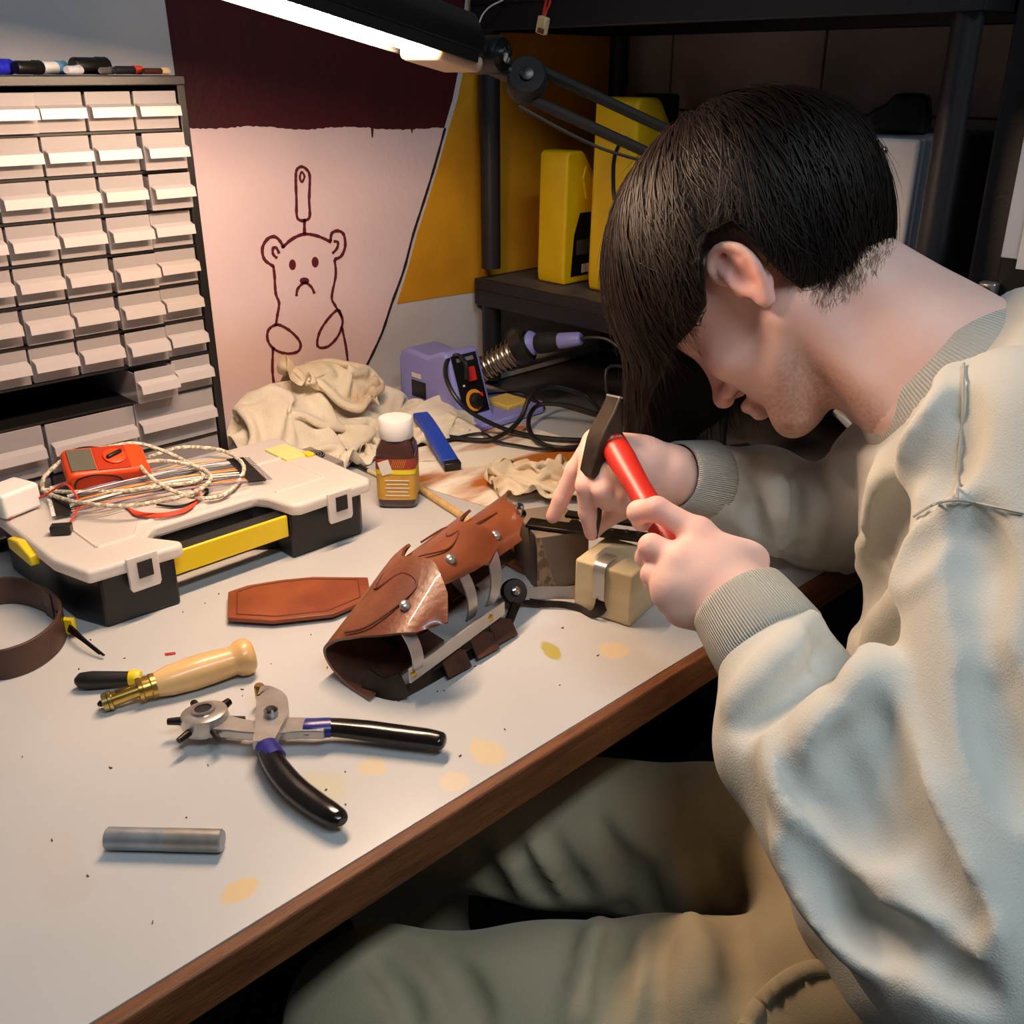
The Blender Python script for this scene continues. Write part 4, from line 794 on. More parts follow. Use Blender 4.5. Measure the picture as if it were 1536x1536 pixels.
# ---- upper-arm frame being riveted
fr = thing('strap_frame', 'metal strap frame clamped over the wooden block under his hands', 'metal frame', (.70, .60, Z0))
h2 = T(783, 893, .020)
MB().strip(crom([jp + A(.008, -.004, -.003), T(800, 890, .016), T(840, 889, .014), T(868, 890, .012)], 5), .013, .0018, A(0, .3, 1)).build('side_strap', M['alu'], fr)
MB().strip(crom([jp + A(.006, -.003, -.009), T(810, 905, .006), T(845, 907, .005), T(868, 912, .004), T(885, 921, .004), T(897, 917, .010), T(905, 902, .02)], 5), list(np.r_[np.full(20, .007), np.linspace(.007, .016, 11)]), .0018, A(0, .3, 1)).build('under_strap', M['darkmetal'], fr)
BZ = .062
def TB(px, py): return T(px, py, BZ)
ba, bb_ = T(792, 783, .066), T(990, 806, .068); ba[2] = bb_[2] = Z0 + .0655
MB().strip([ba, (ba + bb_) / 2, bb_], .020, .0035, A(-.6, -.8, 0)).build('top_bar', M['darkmetal'], fr, bevel=.0005)
b2a, b2b = T(850, 772, .070), T(985, 790, .070); b2a[2] = b2b[2] = Z0 + .071; MB().strip([b2a, (b2a + b2b) / 2, b2b], .014, .003, A(-.6, -.8, 0)).build('back_bar', M['black'], fr)
for px in (918, 940, 958): q_ = T(px, 792 + (px - 918) * .1, .070); q_[2] = Z0 + .0675; MB().lathe([(.003, 0), (.0028, .0015), (.001, .002)], q_, seg=10).build('rivet', M['chrome'], fr)
# wooden block: corners from the table plane
c1, c2, c3 = A(.668, .596), A(.680, .532), A(.744, .546); c4 = c1 + c3 - c2
blk_ = thing('wooden_block', 'pale pine anvil block under the metal strap at his fingertips', 'wood block', (*((c1 + c3) / 2), Z0)); poly = [tuple(c2), tuple(c3), tuple(c4), tuple(c1)]
MB().prism(poly, Z0 + .0005, Z0 + .0575).build('block', M['pine'], blk_, bevel=.0025)
kn = (c2 + c3) / 2; MB().lathe([(.0055, 0), (.0055, .0005)], (kn[0] - .006, kn[1] - .0003, Z0 + .042), (c3 - c2)[[1, 0]].tolist()[0:1] + [-(c3 - c2)[0], 0], 14).build('knot', M['leatheredge'], blk_)
u_ = (c2 - c1) / np.linalg.norm(c2 - c1); nl = A(-(c2 - c1)[1], (c2 - c1)[0]); nl = nl / np.linalg.norm(nl); nl = -nl if nl[0] > 0 else nl
mid = c1 + u_ * .030
MB().strip(crom([A(*(mid - nl * .020), Z0 + .062), A(*(mid - nl * .004), Z0 + .0615), A(*(mid + nl * .003), Z0 + .056), A(*(mid + nl * .0028), Z0 + .040), A(*(mid + nl * .0025), Z0 + .022)], 6), .013, .0016, A(u_[0], u_[1], 0)).build('front_strap', M['alu'], fr)
chb = thing('chipboard_offcut', 'grey-brown chipboard offcut behind the pale pine block', 'chipboard', (.74, .65, Z0))
q1, q2 = T(806, 888, 0)[:2], T(868, 878, 0)[:2]; dq = (q2 - q1) / np.linalg.norm(q2 - q1); nq = A(-dq[1], dq[0]); nq = -nq if nq[0] < 0 else nq; q0 = q1 + nq * .002
MB().prism([tuple(q0), tuple(q0 + dq * .058), tuple(q0 + dq * .058 + nq * .075), tuple(q0 + nq * .075)], Z0 + .0005, Z0 + .062).build('board', M['chipf'], chb, bevel=.001)
MB().prism([tuple(q0 - nq * .0008), tuple(q0 + dq * .020 - nq * .0008), tuple(q0 + dq * .004 - nq * .0008)], 0, .0, (0, 0, 0)) if False else None
MB().prism([(0, .0), (.026, .0), (.018, .012), (.012, .030), (.004, .0615), (0, .0615)], 0, .0006, (*q0, Z0 + .0006), (A(*dq, 0), A(0, 0, 1), A(*-nq, 0))).build('broken_edge', M['chip'], chb, smooth=False)
# ================================================================ dye bottle
c = T(599, 752, 0); bo = thing('dye_bottle', 'square brown bottle of leather dye with white screw cap', 'bottle', (c[0], c[1], zt), .78); w2 = .0245
MB().lathe([(w2 * .86, 0), (w2 * .98, .003), (w2, .008), (w2, .068), (w2 * .96, .076), (w2 * .78, .084), (w2 * .72, .088)], (0, 0, 0), seg=40, sq=7).build('body', M['amber'], bo, world=False, angle=60)
MB().lathe([(.0205, .087), (.0215, .0885), (.0215, .1095), (.0200, .112), (.012, .1125)], seg=28).build('cap', M['white'], bo, world=False)
MB().lathe([(w2 + .0004, .012), (w2 + .0004, .066)], seg=40, sq=7, cap=False).build('label', M['lab'], bo, world=False, angle=60); MB().lathe([(w2 + .0008, .046), (w2 + .0008, .052)], seg=40, sq=7, cap=False).build('label_band', M['laby'], bo, world=False, angle=60)
MB().lathe([(w2 + .0007, .053), (w2 + .0007, .066)], seg=40, sq=7, cap=False).build('label_top', M['labr'], bo, world=False, angle=60)
for k in range(7): MB().box((-w2 - .0010 + .0, -.012 + .0025 * k, .0595), (.0006, .0008, .011), rotm('X', .35)).build('label_print', M['lab'], bo, smooth=False, world=False)
MB().box((-w2 - .001, .012, .055), (.0006, .014, .018), rotm('X', -.3)).build('label_swoosh', M['labw'], bo, smooth=False, world=False)
for k in range(5): MB().box((-w2 - .001, -.002, .018 + .005 * k), (.0005, .030 - .004 * (k % 2), .0012)).build('label_print', M['labw'], bo, smooth=False, world=False)
# ================================================================ stained paper, stick, knife
pp = [T(*q, .0)[:2] for q in ((606, 722), (726, 760), (870, 735), (905, 675), (790, 640), (660, 640))]; pc = thing('dye_sheet', 'white paper sheet smeared with brown dye under the rag', 'paper', (*np.mean(pp, 0), zt))
poly = [tuple(p) for p in pp]; MB().prism(poly, Z0 + .0004, Z0 + .0010).build('sheet', M['paper'], pc, smooth=False)
p2 = [T(*q, .001)[:2] for q in ((880, 770), (960, 790), (1010, 690), (985, 676), (900, 700))]; single(MB().prism([tuple(p) for p in p2], Z0 + .0012, Z0 + .0018), 'dye_sheet', M['white'], 'clean white paper corner under his wrist', 'paper', smooth=False)
a, b = T(622, 728, .004), T(716, 789, .004); single(MB().tube([a, b], .0048, 10), 'wooden_stick', M['stickw'], 'thin pale wooden stick between the dye bottle and bracer', 'stick')
sc_ = leather_plate([(756, 722), (790, 708), (830, 712), (820, 735), (775, 745)], .001, .003, 'leather_scrap', M['leathero'], 'brown leather offcut half under the stained rag', 'scrap', rim=False)
kf = thing('utility_knife', 'blue-handled knife with black end poking out of the folded cloth', 'knife', T(660, 665, 0))
ka, kb = T(636, 632, .030), T(678, 698, .008); kd_ = (kb - ka) / np.linalg.norm(kb - ka); fr_ = np.stack(frame(kd_), 1)
MB().strip(crom([ka - kd_ * .02, ka + kd_ * .03 + A(0, 0, .003), kb - kd_ * .006], 4), .024, .012, fr_[:, 1]).build('handle', M['blue'], kf, bevel=.003); MB().box(kb, (.012, .024, .0125), fr_).build('end_cap', M['black'], kf, bevel=.002)
br_ = thing('brush', 'thin brush with pale bristles lying beside the dye bottle', 'brush', T(540, 700, 0)); MB().tube([T(520, 690, .004), T(553, 706, .004)], .003, 8).build('shaft', M['black'], br_); MB().tube([T(553, 706, .004), T(566, 713, .004)], [.003, .002], 8).build('bristle', M['cream'], br_)
# ================================================================ rags (folded cloth surfaces)
def cloth_drop(c, size, comp, rotz, base, seed, n=60, steps=100, thick=.0016, bend=.9, m=None, name='linen_rag', label='', amp=.02, shape=None, post=None):
    """crumpled cloth: a sheet pushed together, then relaxed under gravity onto the bench (position-based)"""
    r_ = np.random.default_rng(seed); ny = max(8, int(n * size[1] / size[0])); L0 = size[0] / (n - 1); L1 = size[1] / (ny - 1)
    u, v = np.meshgrid(np.linspace(-.5, .5, n), np.linspace(-.5, .5, ny), indexing='ij'); ph = r_.uniform(0, 6.28, 10)
    x = u * size[0] * comp[0]; y = v * size[1] * comp[1]
    x = x + .02 * np.sin(5 * v + ph[0]) * size[0]; y = y + .03 * np.sin(6 * u + ph[1]) * size[1]
    z = amp * (1.2 + np.sin(17 * u + 3 * np.sin(5 * v + ph[2]) + ph[3]) + .8 * np.sin(14 * v + 3 * np.sin(6 * u + ph[4]) + ph[5])) + r_.normal(0, .001, u.shape)
    cr, sr = math.cos(rotz), math.sin(rotz); X = np.stack([c[0] + x * cr - y * sr, c[1] + x * sr + y * cr, Z0 + z + base(c[0] + x * cr - y * sr, c[1] + x * sr + y * cr) + .01], -1); Pv = X.copy(); XI = X.copy()
    def con(X, sl_a, sl_b, L, k, only_stretch=False):
        a, b = X[sl_a], X[sl_b]; d = b - a; l = np.linalg.norm(d, axis=-1, keepdims=True) + 1e-9; e = (l - L) / l * .5 * k
        X[sl_a] += d * e; X[sl_b] -= d * e
    S = np.s_
    cons = []
    for ax, L in ((0, L0), (1, L1)):
        for par in (0, 1):
            N_ = n if ax == 0 else ny; idx = np.arange(par, N_ - 1, 2)
            cons.append(((idx, slice(None)) if ax == 0 else (slice(None), idx), (idx + 1, slice(None)) if ax == 0 else (slice(None), idx + 1), L, 1.0))
        for par in range(4):
            N_ = n if ax == 0 else ny; idx = np.array([q for q in range(N_ - 2) if q % 4 == par]); 
            cons.append(((idx, slice(None)) if ax == 0 else (slice(None), idx), (idx + 2, slice(None)) if ax == 0 else (slice(None), idx + 2), 2 * L, bend * .35))
    dg = math.hypot(L0, L1)
    for pi in (0, 1):
        for pj in (0, 1):
            ii = np.arange(pi, n - 1, 2)[:, None]; jj = np.arange(pj, ny - 1, 2)[None, :]
            cons.append(((ii, jj), (ii + 1, jj + 1), dg, .5)); cons.append(((ii + 1, jj), (ii, jj + 1), dg, .5))
    for t in range(steps):
        V = (X - Pv) * .93; Pv = X.copy(); X = X + V; X[..., 2] -= .00035
        for it in range(5):
            for a, b, L, k in cons: con(X, a, b, L, k)
        fl = Z0 + base(X[..., 0], X[..., 1]) + .0018; hit = X[..., 2] < fl; X[..., 2] = np.where(hit, fl, X[..., 2]); X[..., 1] = np.minimum(X[..., 1], YB - .004)
        fr = np.where(hit, .25, 1.0)[..., None]; X[..., :2] = Pv[..., :2] + (X[..., :2] - Pv[..., :2]) * fr; Pv = X - (X - Pv) * np.where(hit, .2, 1.0)[..., None]
        for e_ in (np.s_[0, :], np.s_[-1, :], np.s_[:, 0], np.s_[:, -1]): X[e_][..., :2] += (XI[e_][..., :2] - X[e_][..., :2]) * .6
    return single(MB().grid(X), name, m, label, 'cloth', solid=thick, sub=2, angle=180)
flat0 = lambda x, y: 0 * x
mound = lambda x, y: .075 * np.exp(-(((x - .80) / .10) ** 2 + ((y - 1.24) / .05) ** 2)) + .060 * np.exp(-(((x - .70) / .05) ** 2 + ((y - 1.20) / .07) ** 2))
cloth_drop((.785, 1.165), (.46, .36), (.66, .56), .15, mound, 3, n=54, m=M['linen'], label='big crumpled linen rag heaped against the mural wall', amp=.022)
mound2 = lambda x, y: mound(x, y) + .030
cloth_drop((.815, 1.232), (.26, .18), (.52, .50), -.2, mound2, 11, n=36, m=M['linen2'], label='yellowish bunched rag on the crest of the linen heap', amp=.022)
cloth_drop((T(556, 655, .02)[0] + .01, T(556, 655, .02)[1] + .02), (.17, .14), (.60, .60), .8, flat0, 17, n=30, m=M['linen'], label='small bunched rag end between heap and dye bottle', amp=.018)
cr_ = T(655, 632, .02); kmound = lambda x, y: .034 * np.exp(-((((x - .935) ** 2 + (y - 1.135) ** 2) / .06 ** 2) ** 2))
cloth_drop((cr_[0] - .012, cr_[1] + .015), (.19, .12), (.86, .78), -.55, kmound, 23, n=32, m=M['linen'], name='folded_cloth', label='folded linen cloth draped over the blue knife handle', amp=.010, thick=.003)
cr_ = T(612, 690, .0); cloth_drop((cr_[0] + .01, cr_[1] + .05), (.15, .11), (.95, .93), -.75, flat0, 29, n=30, m=M['linen'], name='flat_cloth', label='flat linen cloth lying behind the dye bottle', amp=.004)
cs = T(815, 728, .012); cloth_drop((cs[0] + .012, cs[1] + .012), (.23, .17), (.58, .62), -.65, (lambda x, y: .010 + .018 * np.exp(-(((x - cs[0] - .012) / .04) ** 2 + ((y - cs[1] - .012) / .03) ** 2))), 37, n=40, m=M['linen2'], name='stained_rag', label='dye-stained crumpled rag beside his outstretched fingers', amp=.018)
# power supply box behind the case
c = T(487, 688, .045); ps = thing('power_supply', 'grey metal power supply box with fan grille behind the organizer case', 'power supply', (.663, 1.045, Z0))
psx, psy = .645, 1.045
MB().box((psx + .018, psy, Z0 + .0235), (.036, .075, .046)).build('housing', M['psu'], ps, bevel=.001); MB().lathe([(.016, 0), (.016, .0008)], (psx + .018, psy + .006, Z0 + .0467), seg=24).build('fan_opening', M['blackm'], ps)
for k in range(4): MB().tube(np.array([(psx + .018 + (.004 + .0036 * k) * math.cos(t), psy + .006 + (.004 + .0036 * k) * math.sin(t), Z0 + .0485) for t in np.linspace(0, 2 * math.pi, 24, endpoint=False)]), .0006, 5, closed=True).build('grille_ring', M['steel'], ps)
# ================================================================ soldering station
so = thing('soldering_station', 'lavender soldering station with black control panel near the mural wall', 'soldering station', (1.0, 1.15, zt))
sx0, sx1 = .955, 1.022
prof_ = [(0, 0), (.155, 0), (.155, .085), (.150, .098), (.135, .104), (.085, .100), (.052, .112), (.040, .112), (.004, .010)]
MB().prism(prof_, 0, sx1 - sx0, (sx0, 1.085, Z0 + .0015), (A(0, 1, 0), A(0, 0, 1), A(1, 0, 0))).build('housing', M['lav'], so, bevel=.006, bseg=3)
fd = A(0, .036, .102); fd /= np.linalg.norm(fd); fn_ = A(0, -fd[2], fd[1]); fo = A((sx0 + sx1) / 2, 1.089, Z0 + .0115); FB = np.stack([A(1, 0, 0), fd, fn_], 1)
def onp(u, v, w_=0): return fo + A(u, 0, 0) + fd * v + fn_ * w_
pn = MB().box(onp(0, .056, .0008), (.050, .092, .002), FB).build('control_panel', M['labelblack'], so, smooth=False)
MB().box(onp(.004, .070, .004), (.014, .022, .007), FB).build('power_switch', M['knob'], pn, bevel=.001); MB().lathe([(.017, .0018), (.017, .0024)], onp(0, .030), fn_, 24).build('dial_scale', M['orangepr'], pn); MB().lathe([(.0125, .0024), (.011, .010), (.009, .011)], onp(.001, .029), fn_, 20).build('dial_knob', M['black'], pn); MB().box(onp(.009, .036, .008), (.007, .007, .006), FB).build('knob_mark', M['knob'], pn, bevel=.001)
MB().box(onp(0, .094, .0022), (.034, .006, .0006), FB).build('panel_print', M['appls'], pn, smooth=False); MB().box(onp(-.014, .055, .0022), (.004, .003, .0006), FB).build('panel_print', M['labw'], pn, smooth=False)
MB().box((sx0 - .0008, 1.19, Z0 + .045), (.001, .034, .026)).build('rating_label', M['labelblack'], so, smooth=False); MB().box((sx0 - .0008, 1.195, Z0 + .066), (.001, .022, .007)).build('rating_label', M['labw'], so, smooth=False)
MB().prism([(.945, 1.062), (1.105, 1.062), (1.112, 1.07), (1.112, 1.20), (1.02, 1.235), (.945, 1.235)], Z0 + .001, Z0 + .012).build('base', M['lav'], so, bevel=.003)
MB().box((1.075, 1.115, Z0 + .015), (.05, .055, .008)).build('sponge', mat('sponge', (222, 186, 90), .9, bump=.4, bscale=300), so, bevel=.002)
h0 = P(712, 560, 1.60); h1 = P(775, 526, 1.57); hd_ = (h1 - h0) / np.linalg.norm(h1 - h0); HLn = np.linalg.norm(h1 - h0); _, hs_, hu_ = frame(hd_)
co_ = [h0 + hd_ * HLn * t + (hs_ * math.cos(t * 2 * math.pi * 9) + hu_ * math.sin(t * 2 * math.pi * 9)) * (.017 + .006 * t) for t in np.linspace(0, 1, 150)]
MB().tube(co_, .0018, 5).build('spring_holder', M['spring'], so); MB().lathe([(.015, 0), (.018, HLn)], h0, hd_, 18).build('holder_sleeve', M['spring'], so); MB().lathe([(.024, 0), (.026, .004), (.026, .022), (.022, .026)], h1 - hd_ * .002, hd_, 20).build('holder_collar', M['black'], so)
MB().tube([h0 + hd_ * .005, A(1.05, 1.16, Z0 + .012)], .006, 8).build('holder_post', M['black'], so)
i0 = h1 + hd_ * .022; i1 = P(872, 508, 1.52); idv = (i1 - i0) / np.linalg.norm(i1 - i0); IL = np.linalg.norm(i1 - i0)
ir = thing('soldering_iron', 'soldering iron with lavender collar resting in the coil holder', 'soldering iron', i0 - A(0, 0, .02))
MB().lathe([(.018, 0), (.021, .004), (.018, .010), (.014, .014)], i0, idv, 18).build('collar', M['lav'], ir); MB().lathe([(.012, .012), (.0165, .018), (.0160, IL * .45), (.0115, IL * .60)], i0, idv, 18).build('grip', M['blackm'], ir); MB().lathe([(.0115, IL * .58), (.0125, IL * .60), (.0105, IL - .004), (.0085, IL)], i0, idv, 18).build('tail', M['lav'], ir)
MB().tube(crom([i1, i1 + idv * .02, i1 + idv * .05 + A(0, 0, -.01), i1 + idv * .08 + A(0, -.02, -.05), A(1.10, .93, Z0 + .10), A(1.09, .90, Z0 + .01)], 6), .0028, 8).build('iron_lead', M['rubber'], ir)
cab_ = thing('station_cable', 'black power cord looping across the bench from the soldering station', 'cord', T(800, 650, 0))
pts = [(700, 568, .075), (698, 545, .098), (686, 533, .105), (671, 541, .10), (669, 566, .085), (685, 598, .06), (712, 622, .035), (762, 645, .008), (820, 657, .004), (890, 660, .004), (940, 655, .004), (942, 630, .006), (900, 622, .02), (858, 610, .03), (815, 606, .03), (797, 618, .022), (793, 640, .010), (806, 662, .005), (840, 672, .004), (885, 668, .004), (905, 664, .004)]
MB().tube(crom([T(x, y, z + .003) for x, y, z in pts], 7), .0036, 8).build('cable', M['rubber'], cab_)
pts = [(640, 650, .004), (680, 656, .004), (730, 660, .004), (760, 648, .010), (782, 626, .024), (796, 594, .05), (822, 580, .055), (860, 586, .045), (885, 600, .03), (920, 640, .006)]
MB().tube(crom([T(x, y, z + .003) for x, y, z in pts], 7), .0036, 8).build('cable', M['rubber'], cab_)
pts = [(662, 662, .003), (720, 650, .006), (745, 662, .004), (775, 668, .003), (820, 674, .003), (870, 668, .003)]
MB().tube(crom([T(x, y, z + .003) for x, y, z in pts], 7), .0022, 8).build('cable', M['rubber'], cab_)
MB().tube(crom([A(1.03, 1.20, Z0 + .01), T(770, 590, .01), T(800, 600, .004), T(815, 612, .003)], 6), .0036, 8).build('cable', M['rubber'], cab_)
# ================================================================ the person
man = thing('person', 'man in pale grey sweatshirt and khaki trousers bent over the bench, hammering', 'person', (.75, .22, 0)); MO = A(.75, .22, 0)
HO = A(.812, .487, Z0 + .321); az, pit, rol = math.radians(114), math.radians(60.5), math.radians(20)
hF = A(math.cos(pit) * math.cos(az), math.cos(pit) * math.sin(az), -math.sin(pit)); hL0 = A(-math.sin(az), math.cos(az), 0); hU0 = np.cross(hF, hL0)
hL = hL0 * math.cos(rol) + hU0 * math.sin(rol); hU = np.cross(hF, hL); HB = np.stack([hF, hL, hU], 1)
def H(f, l, u): return HO + HB @ A(f, l, u)
def march(sds, px, py, d0=.35, d1=1.7, n=900):
    """first surface met along a pixel's ray in a list of SDF grids"""
    ts = np.linspace(d0, d1, n); pts = CAM + np.outer(ts, ray(px, py)); best = None
    for s in sds:
        ij = np.round((pts - s.lo) / s.res).astype(int); ok = np.all((ij >= 0) & (ij < s.n), 1); v = np.full(n, 9.0); v[ok] = s.d[tuple(ij[ok].T)]
        k = np.argmax(v < 0)
        if v[k] < 0 and (best is None or ts[k] < best): best = ts[k]
    return None if best is None else CAM + ray(px, py) * best
# ---- head and neck
C7 = A(.862, .310, Z0 + .322); N0 = H(-.028, 0, -.03); N1 = P(1392, 540, .875)
hd = SDF(A(.52, .15, Z0 + .05), A(1.02, .70, Z0 + .56), .0026)
hd.ell(H(-.004, 0, .045), (.096, .075, .088), HB, .01); hd.ell(H(.030, 0, .035), (.068, .066, .078), HB, .02)
hd.ell(H(.042, 0, -.028), (.050, .053, .072), HB, .02)                       # face block
for s in (-1, 1):
    hd.cap(H(.004, s * .053, -.040), H(.070, s * .022, -.083), .018, .016, .02)      # jaw line
    hd.ell(H(.062, s * .040, -.016), (.022, .020, .018), HB, .02)                   # cheek bone
    hd.cap(H(.080, s * .012, .036), H(.068, s * .042, .032), .009, .008, .012)       # brow ridge
hd.ell(H(.082, 0, -.088), (.018, .022, .016), HB, .02)                              # chin
hd.cap(H(.086, 0, .024), H(.106, 0, -.014), .0085, .0095, .012); hd.ell(H(.111, 0, -.020), (.0115, .0115, .0105), HB, .006)   # nose
for s in (-1, 1): hd.ell(H(.098, s * .0125, -.0235), (.010, .0070, .0075), HB, .005); hd.ell(H(.104, s * .0065, -.0300), (.0055, .0032, .004), HB, .002, 'sub')
for s in (-1, 1): hd.ell(H(.088, s * .032, .0165), (.016, .016, .010), HB, .012, 'sub'); hd.ell(H(.0715, s * .031, .0150), (.0125, .014, .0115), HB, .004); hd.cap(H(.0845, s * .020, .0125), H(.0745, s * .044, .0125), .0016, .0016, .0012, 'sub')
hd.cap(H(.0965, -.016, -.0500), H(.0965, .016, -.0500), .0065, .0065, .008); hd.ell(H(.099, 0, -.0475), (.008, .018, .006), HB, .005); hd.ell(H(.0975, 0, -.0590), (.0085, .016, .0065), HB, .005)
hd.cap(H(.1065, -.022, -.0533), H(.1065, .022, -.0533), .0018, .0018, .002, 'sub'); hd.cap(H(.104, 0, -.034), H(.104, 0, -.042), .002, .003, .003, 'sub')
# neck, trapezius
N1 = P(1385, 560, .875); hd.cap(N0, N1, .052, .060, .03); hd.cap(H(-.045, 0, -.035), P(1462, 525, .855), .038, .046, .03); hd.cap(N1, P(1480, 660, .86), .064, .08, .03)
hd.cap(H(-.015, .048, -.045), P(1330, 610, .85), .018, .014, .02)
# ears
for s in (-1, 1):
    e = lambda f, u, l=0: H(-.006 + f, s * (.0735 + l), u)
    tilt = HB @ rotm('X', -s * .0) @ rotm('Z', s * .42)
    hd.ell(e(-.006, .002, .006), (.018, .0055, .030), tilt, .006)
    hel = [e(.010, .010, .004), e(.012, .024, .008), e(.002, .033, .011), e(-.012, .030, .014), e(-.021, .016, .016), e(-.020, -.002, .014), e(-.012, -.016, .011), e(-.003, -.027, .007)]
    hd.chain(crom(hel, 3), np.full(22, .0040), .003); hd.ell(e(.000, -.026, .006), (.008, .0045, .009), tilt, .006)
    hd.ell(e(-.004, .000, .0155), (.0085, .008, .013), tilt, .004, 'sub'); hd.ell(e(-.002, .019, .0165), (.008, .006, .006), tilt, .003, 'sub')
    hd.chain([e(-.012, .020, .012), e(-.013, .006, .0125), e(-.010, -.008, .010)], [.0032, .0032, .003], .004); hd.ell(e(.010, -.004, .006), (.004, .004, .006), HB, .004)
# ---- hands
hn = SDF(A(.50, .28, Z0 + .02), A(.90, .72, Z0 + .26), .0022)
def finger(pts, rs, k=.004): hn.chain([P(*q) for q in pts], rs, k)
WL = P(1122, 925, .785)
WLp = [P(1047, 800, .815), P(1022, 840, .806), P(1014, 880, .802), P(1026, 915, .806)]
for i, (m_, r_) in enumerate(zip(WLp, (.0125, .0130, .0125, .0115))): hn.cap(P(1105 + 4 * i, 895 + 12 * i, .79), m_, .0175, r_, .016)
hn.ell(P(1068, 862, .805), (.036, .030, .016), np.stack([(lambda d: d / np.linalg.norm(d))(P(1030, 855, .805) - P(1110, 900, .79)), RW[:, 1], RW[:, 2]], 1), .02)
hn.cap(WL, P(1075, 880, .80), .027, .022, .02); hn.cap(P(1235, 1090, .735), WL, .026, .0265, .02)
for m_ in WLp: hn.ell(m_ - RW[:, 2] * .003, (.0115, .0115, .0115), None, .010)
finger([(1047, 800, .815), (985, 763, .822), (958, 768, .838), (962, 783, .866)], [.0120, .0100, .0096, .0086])
finger([(1022, 840, .806), (977, 820, .815), (970, 836, .838), (1000, 838, .862)], [.0120, .0105, .0095, .0085])
finger([(1014, 880, .802), (980, 862, .815), (982, 872, .838), (1012, 865, .858)], [.0115, .0102, .0092, .0082])
finger([(1026, 915, .806), (1000, 902, .818), (1004, 906, .840), (1030, 895, .855)], [.0105, .0090, .0082, .0075])
finger([(1090, 865, .815), (1040, 822, .850), (1000, 785, .872), (975, 768, .880)], [.0165, .0135, .0110, .0090], .012)
# right hand, holding the setting punch
WR = P(1000, 712, .985)
hn.cap(P(1110, 735, 1.05), WR, .034, .0265, .02); hn.cap(WR, P(935, 690, .975), .026, .023, .02)
RM = [(893, 662, .985), (888, 682, .968), (902, 698, .955), (925, 712, .950)]
for m_, r_ in zip(RM, (.0125, .0130, .0125, .0115)): hn.cap(P(960, 695, .975), P(*m_), .019, r_, .016)
finger([RM[0], (862, 706, .998), (842, 748, 1.012), (829, 775, 1.020)], [.0120, .0096, .0086, .0074])
finger([RM[1], (880, 728, .962), (882, 768, .978), (888, 800, .992)], [.0122, .0106, .0094, .0076])
finger([RM[2], (905, 735, .948), (912, 752, .965), (905, 735, .980)], [.0118, .0104, .0094, .0085])
finger([RM[3], (930, 745, .950), (935, 757, .968), (922, 742, .980)], [.0108, .0094, .0086, .0080])
finger([(965, 735, .985), (935, 755, .995), (908, 772, 1.000), (896, 785, 1.000)], [.0165, .0130, .0108, .0088], .012)
# ---- sweatshirt
uv = lambda v: v / np.linalg.norm(v)
SLs, SLe, SRs, SRe = P(1548, 690, .69), P(1462, 1385, .605), P(1365, 690, .96), P(1245, 785, 1.13)
CF, CL = A(-.64, .77, 0), A(-.77, -.64, 0); CB = np.stack([CF, CL, A(0, 0, 1)], 1)
chest, belly, hips = P(1530, 800, .85), P(1452, 1150, .88), P(1440, 1390, .87)
sw = SDF(A(.36, .0, Z0 - .30), A(1.16, .66, Z0 + .40), .0046)
sw.ell(chest + A(0, 0, .02), (.120, .175, .175), CB, .03); sw.ell(belly, (.128, .165, .17), CB, .05); sw.ell(hips + A(0, 0, .02), (.135, .172, .11), CB, .05)
sw.cap(C7 + A(-.02, 0, -.075), chest, .085, .11, .05); sw.cap(C7 + A(-.03, -.01, -.085), SLs + A(.015, .01, .0), .066, .066, .04); sw.cap(C7 + A(.0, .02, -.09), SRs, .062, .06, .04)
sw.cap(SLs, SLe, .070, .062, .03); sw.chain([SLe, P(1275, 1135, .69), P(1165, 990, .755)], [.062, .057, .044], .02)
sw.chain([P(1150, 1060, .745), P(1175, 1130, .715), P(1265, 1250, .672), P(1425, 1440, .615)], [.030, .040, .047, .050], .03)        # slack under the forearm
sw.cap(SRs, SRe, .062, .056, .03); sw.chain([SRe, P(1150, 750, 1.06), P(1062, 722, 1.015)], [.056, .052, .042], .02)
sw.chain([P(1200, 1260, .80), P(1260, 1370, .79), P(1330, 1460, .77), P(1420, 1540, .75)], [.022, .03, .034, .03], .03)                   # hem bunched on the lap
# hollow for the neck and the cuff openings
BkC, FrC = P(1502, 466, .845), P(1312, 652, .905); ctrC = (BkC + FrC) / 2; e1C = (BkC - FrC) / 2; e2C = -RW[:, 2]; e2C = uv(e2C - uv(e1C) * (e2C @ uv(e1C))); nC = np.cross(uv(e1C), e2C); nC = nC if nC @ (HO - ctrC) > 0 else -nC
e2C = e2C * .076
sl, g = sw._win(ctrC, ctrC, .125); sw.d[sl] = np.maximum(sw.d[sl], (g[0] - ctrC[0]) * nC[0] + (g[1] - ctrC[1]) * nC[1] + (g[2] - ctrC[2]) * nC[2] - .004)
nk = -nC
def fold(px, r, lift=0.0, op='add', k=.016, sds=None, target=None):
    tg = target or sw; pts = []
    for q in crom(np.array(px, float), 4):
        p_ = march([tg], *q)
        if p_ is not None: pts.append(p_ + uv(ray(*q)) * (-lift))
    for i in range(len(pts) - 1):
        if np.linalg.norm(pts[i + 1] - pts[i]) < .06:
            f_ = lambda j: r * (.35 + .65 * math.sin(math.pi * min(max(j / (len(pts) - 1), 0), 1)))
            tg.cap(pts[i], pts[i + 1], max(f_(i), .002), max(f_(i + 1), .002), k, op)
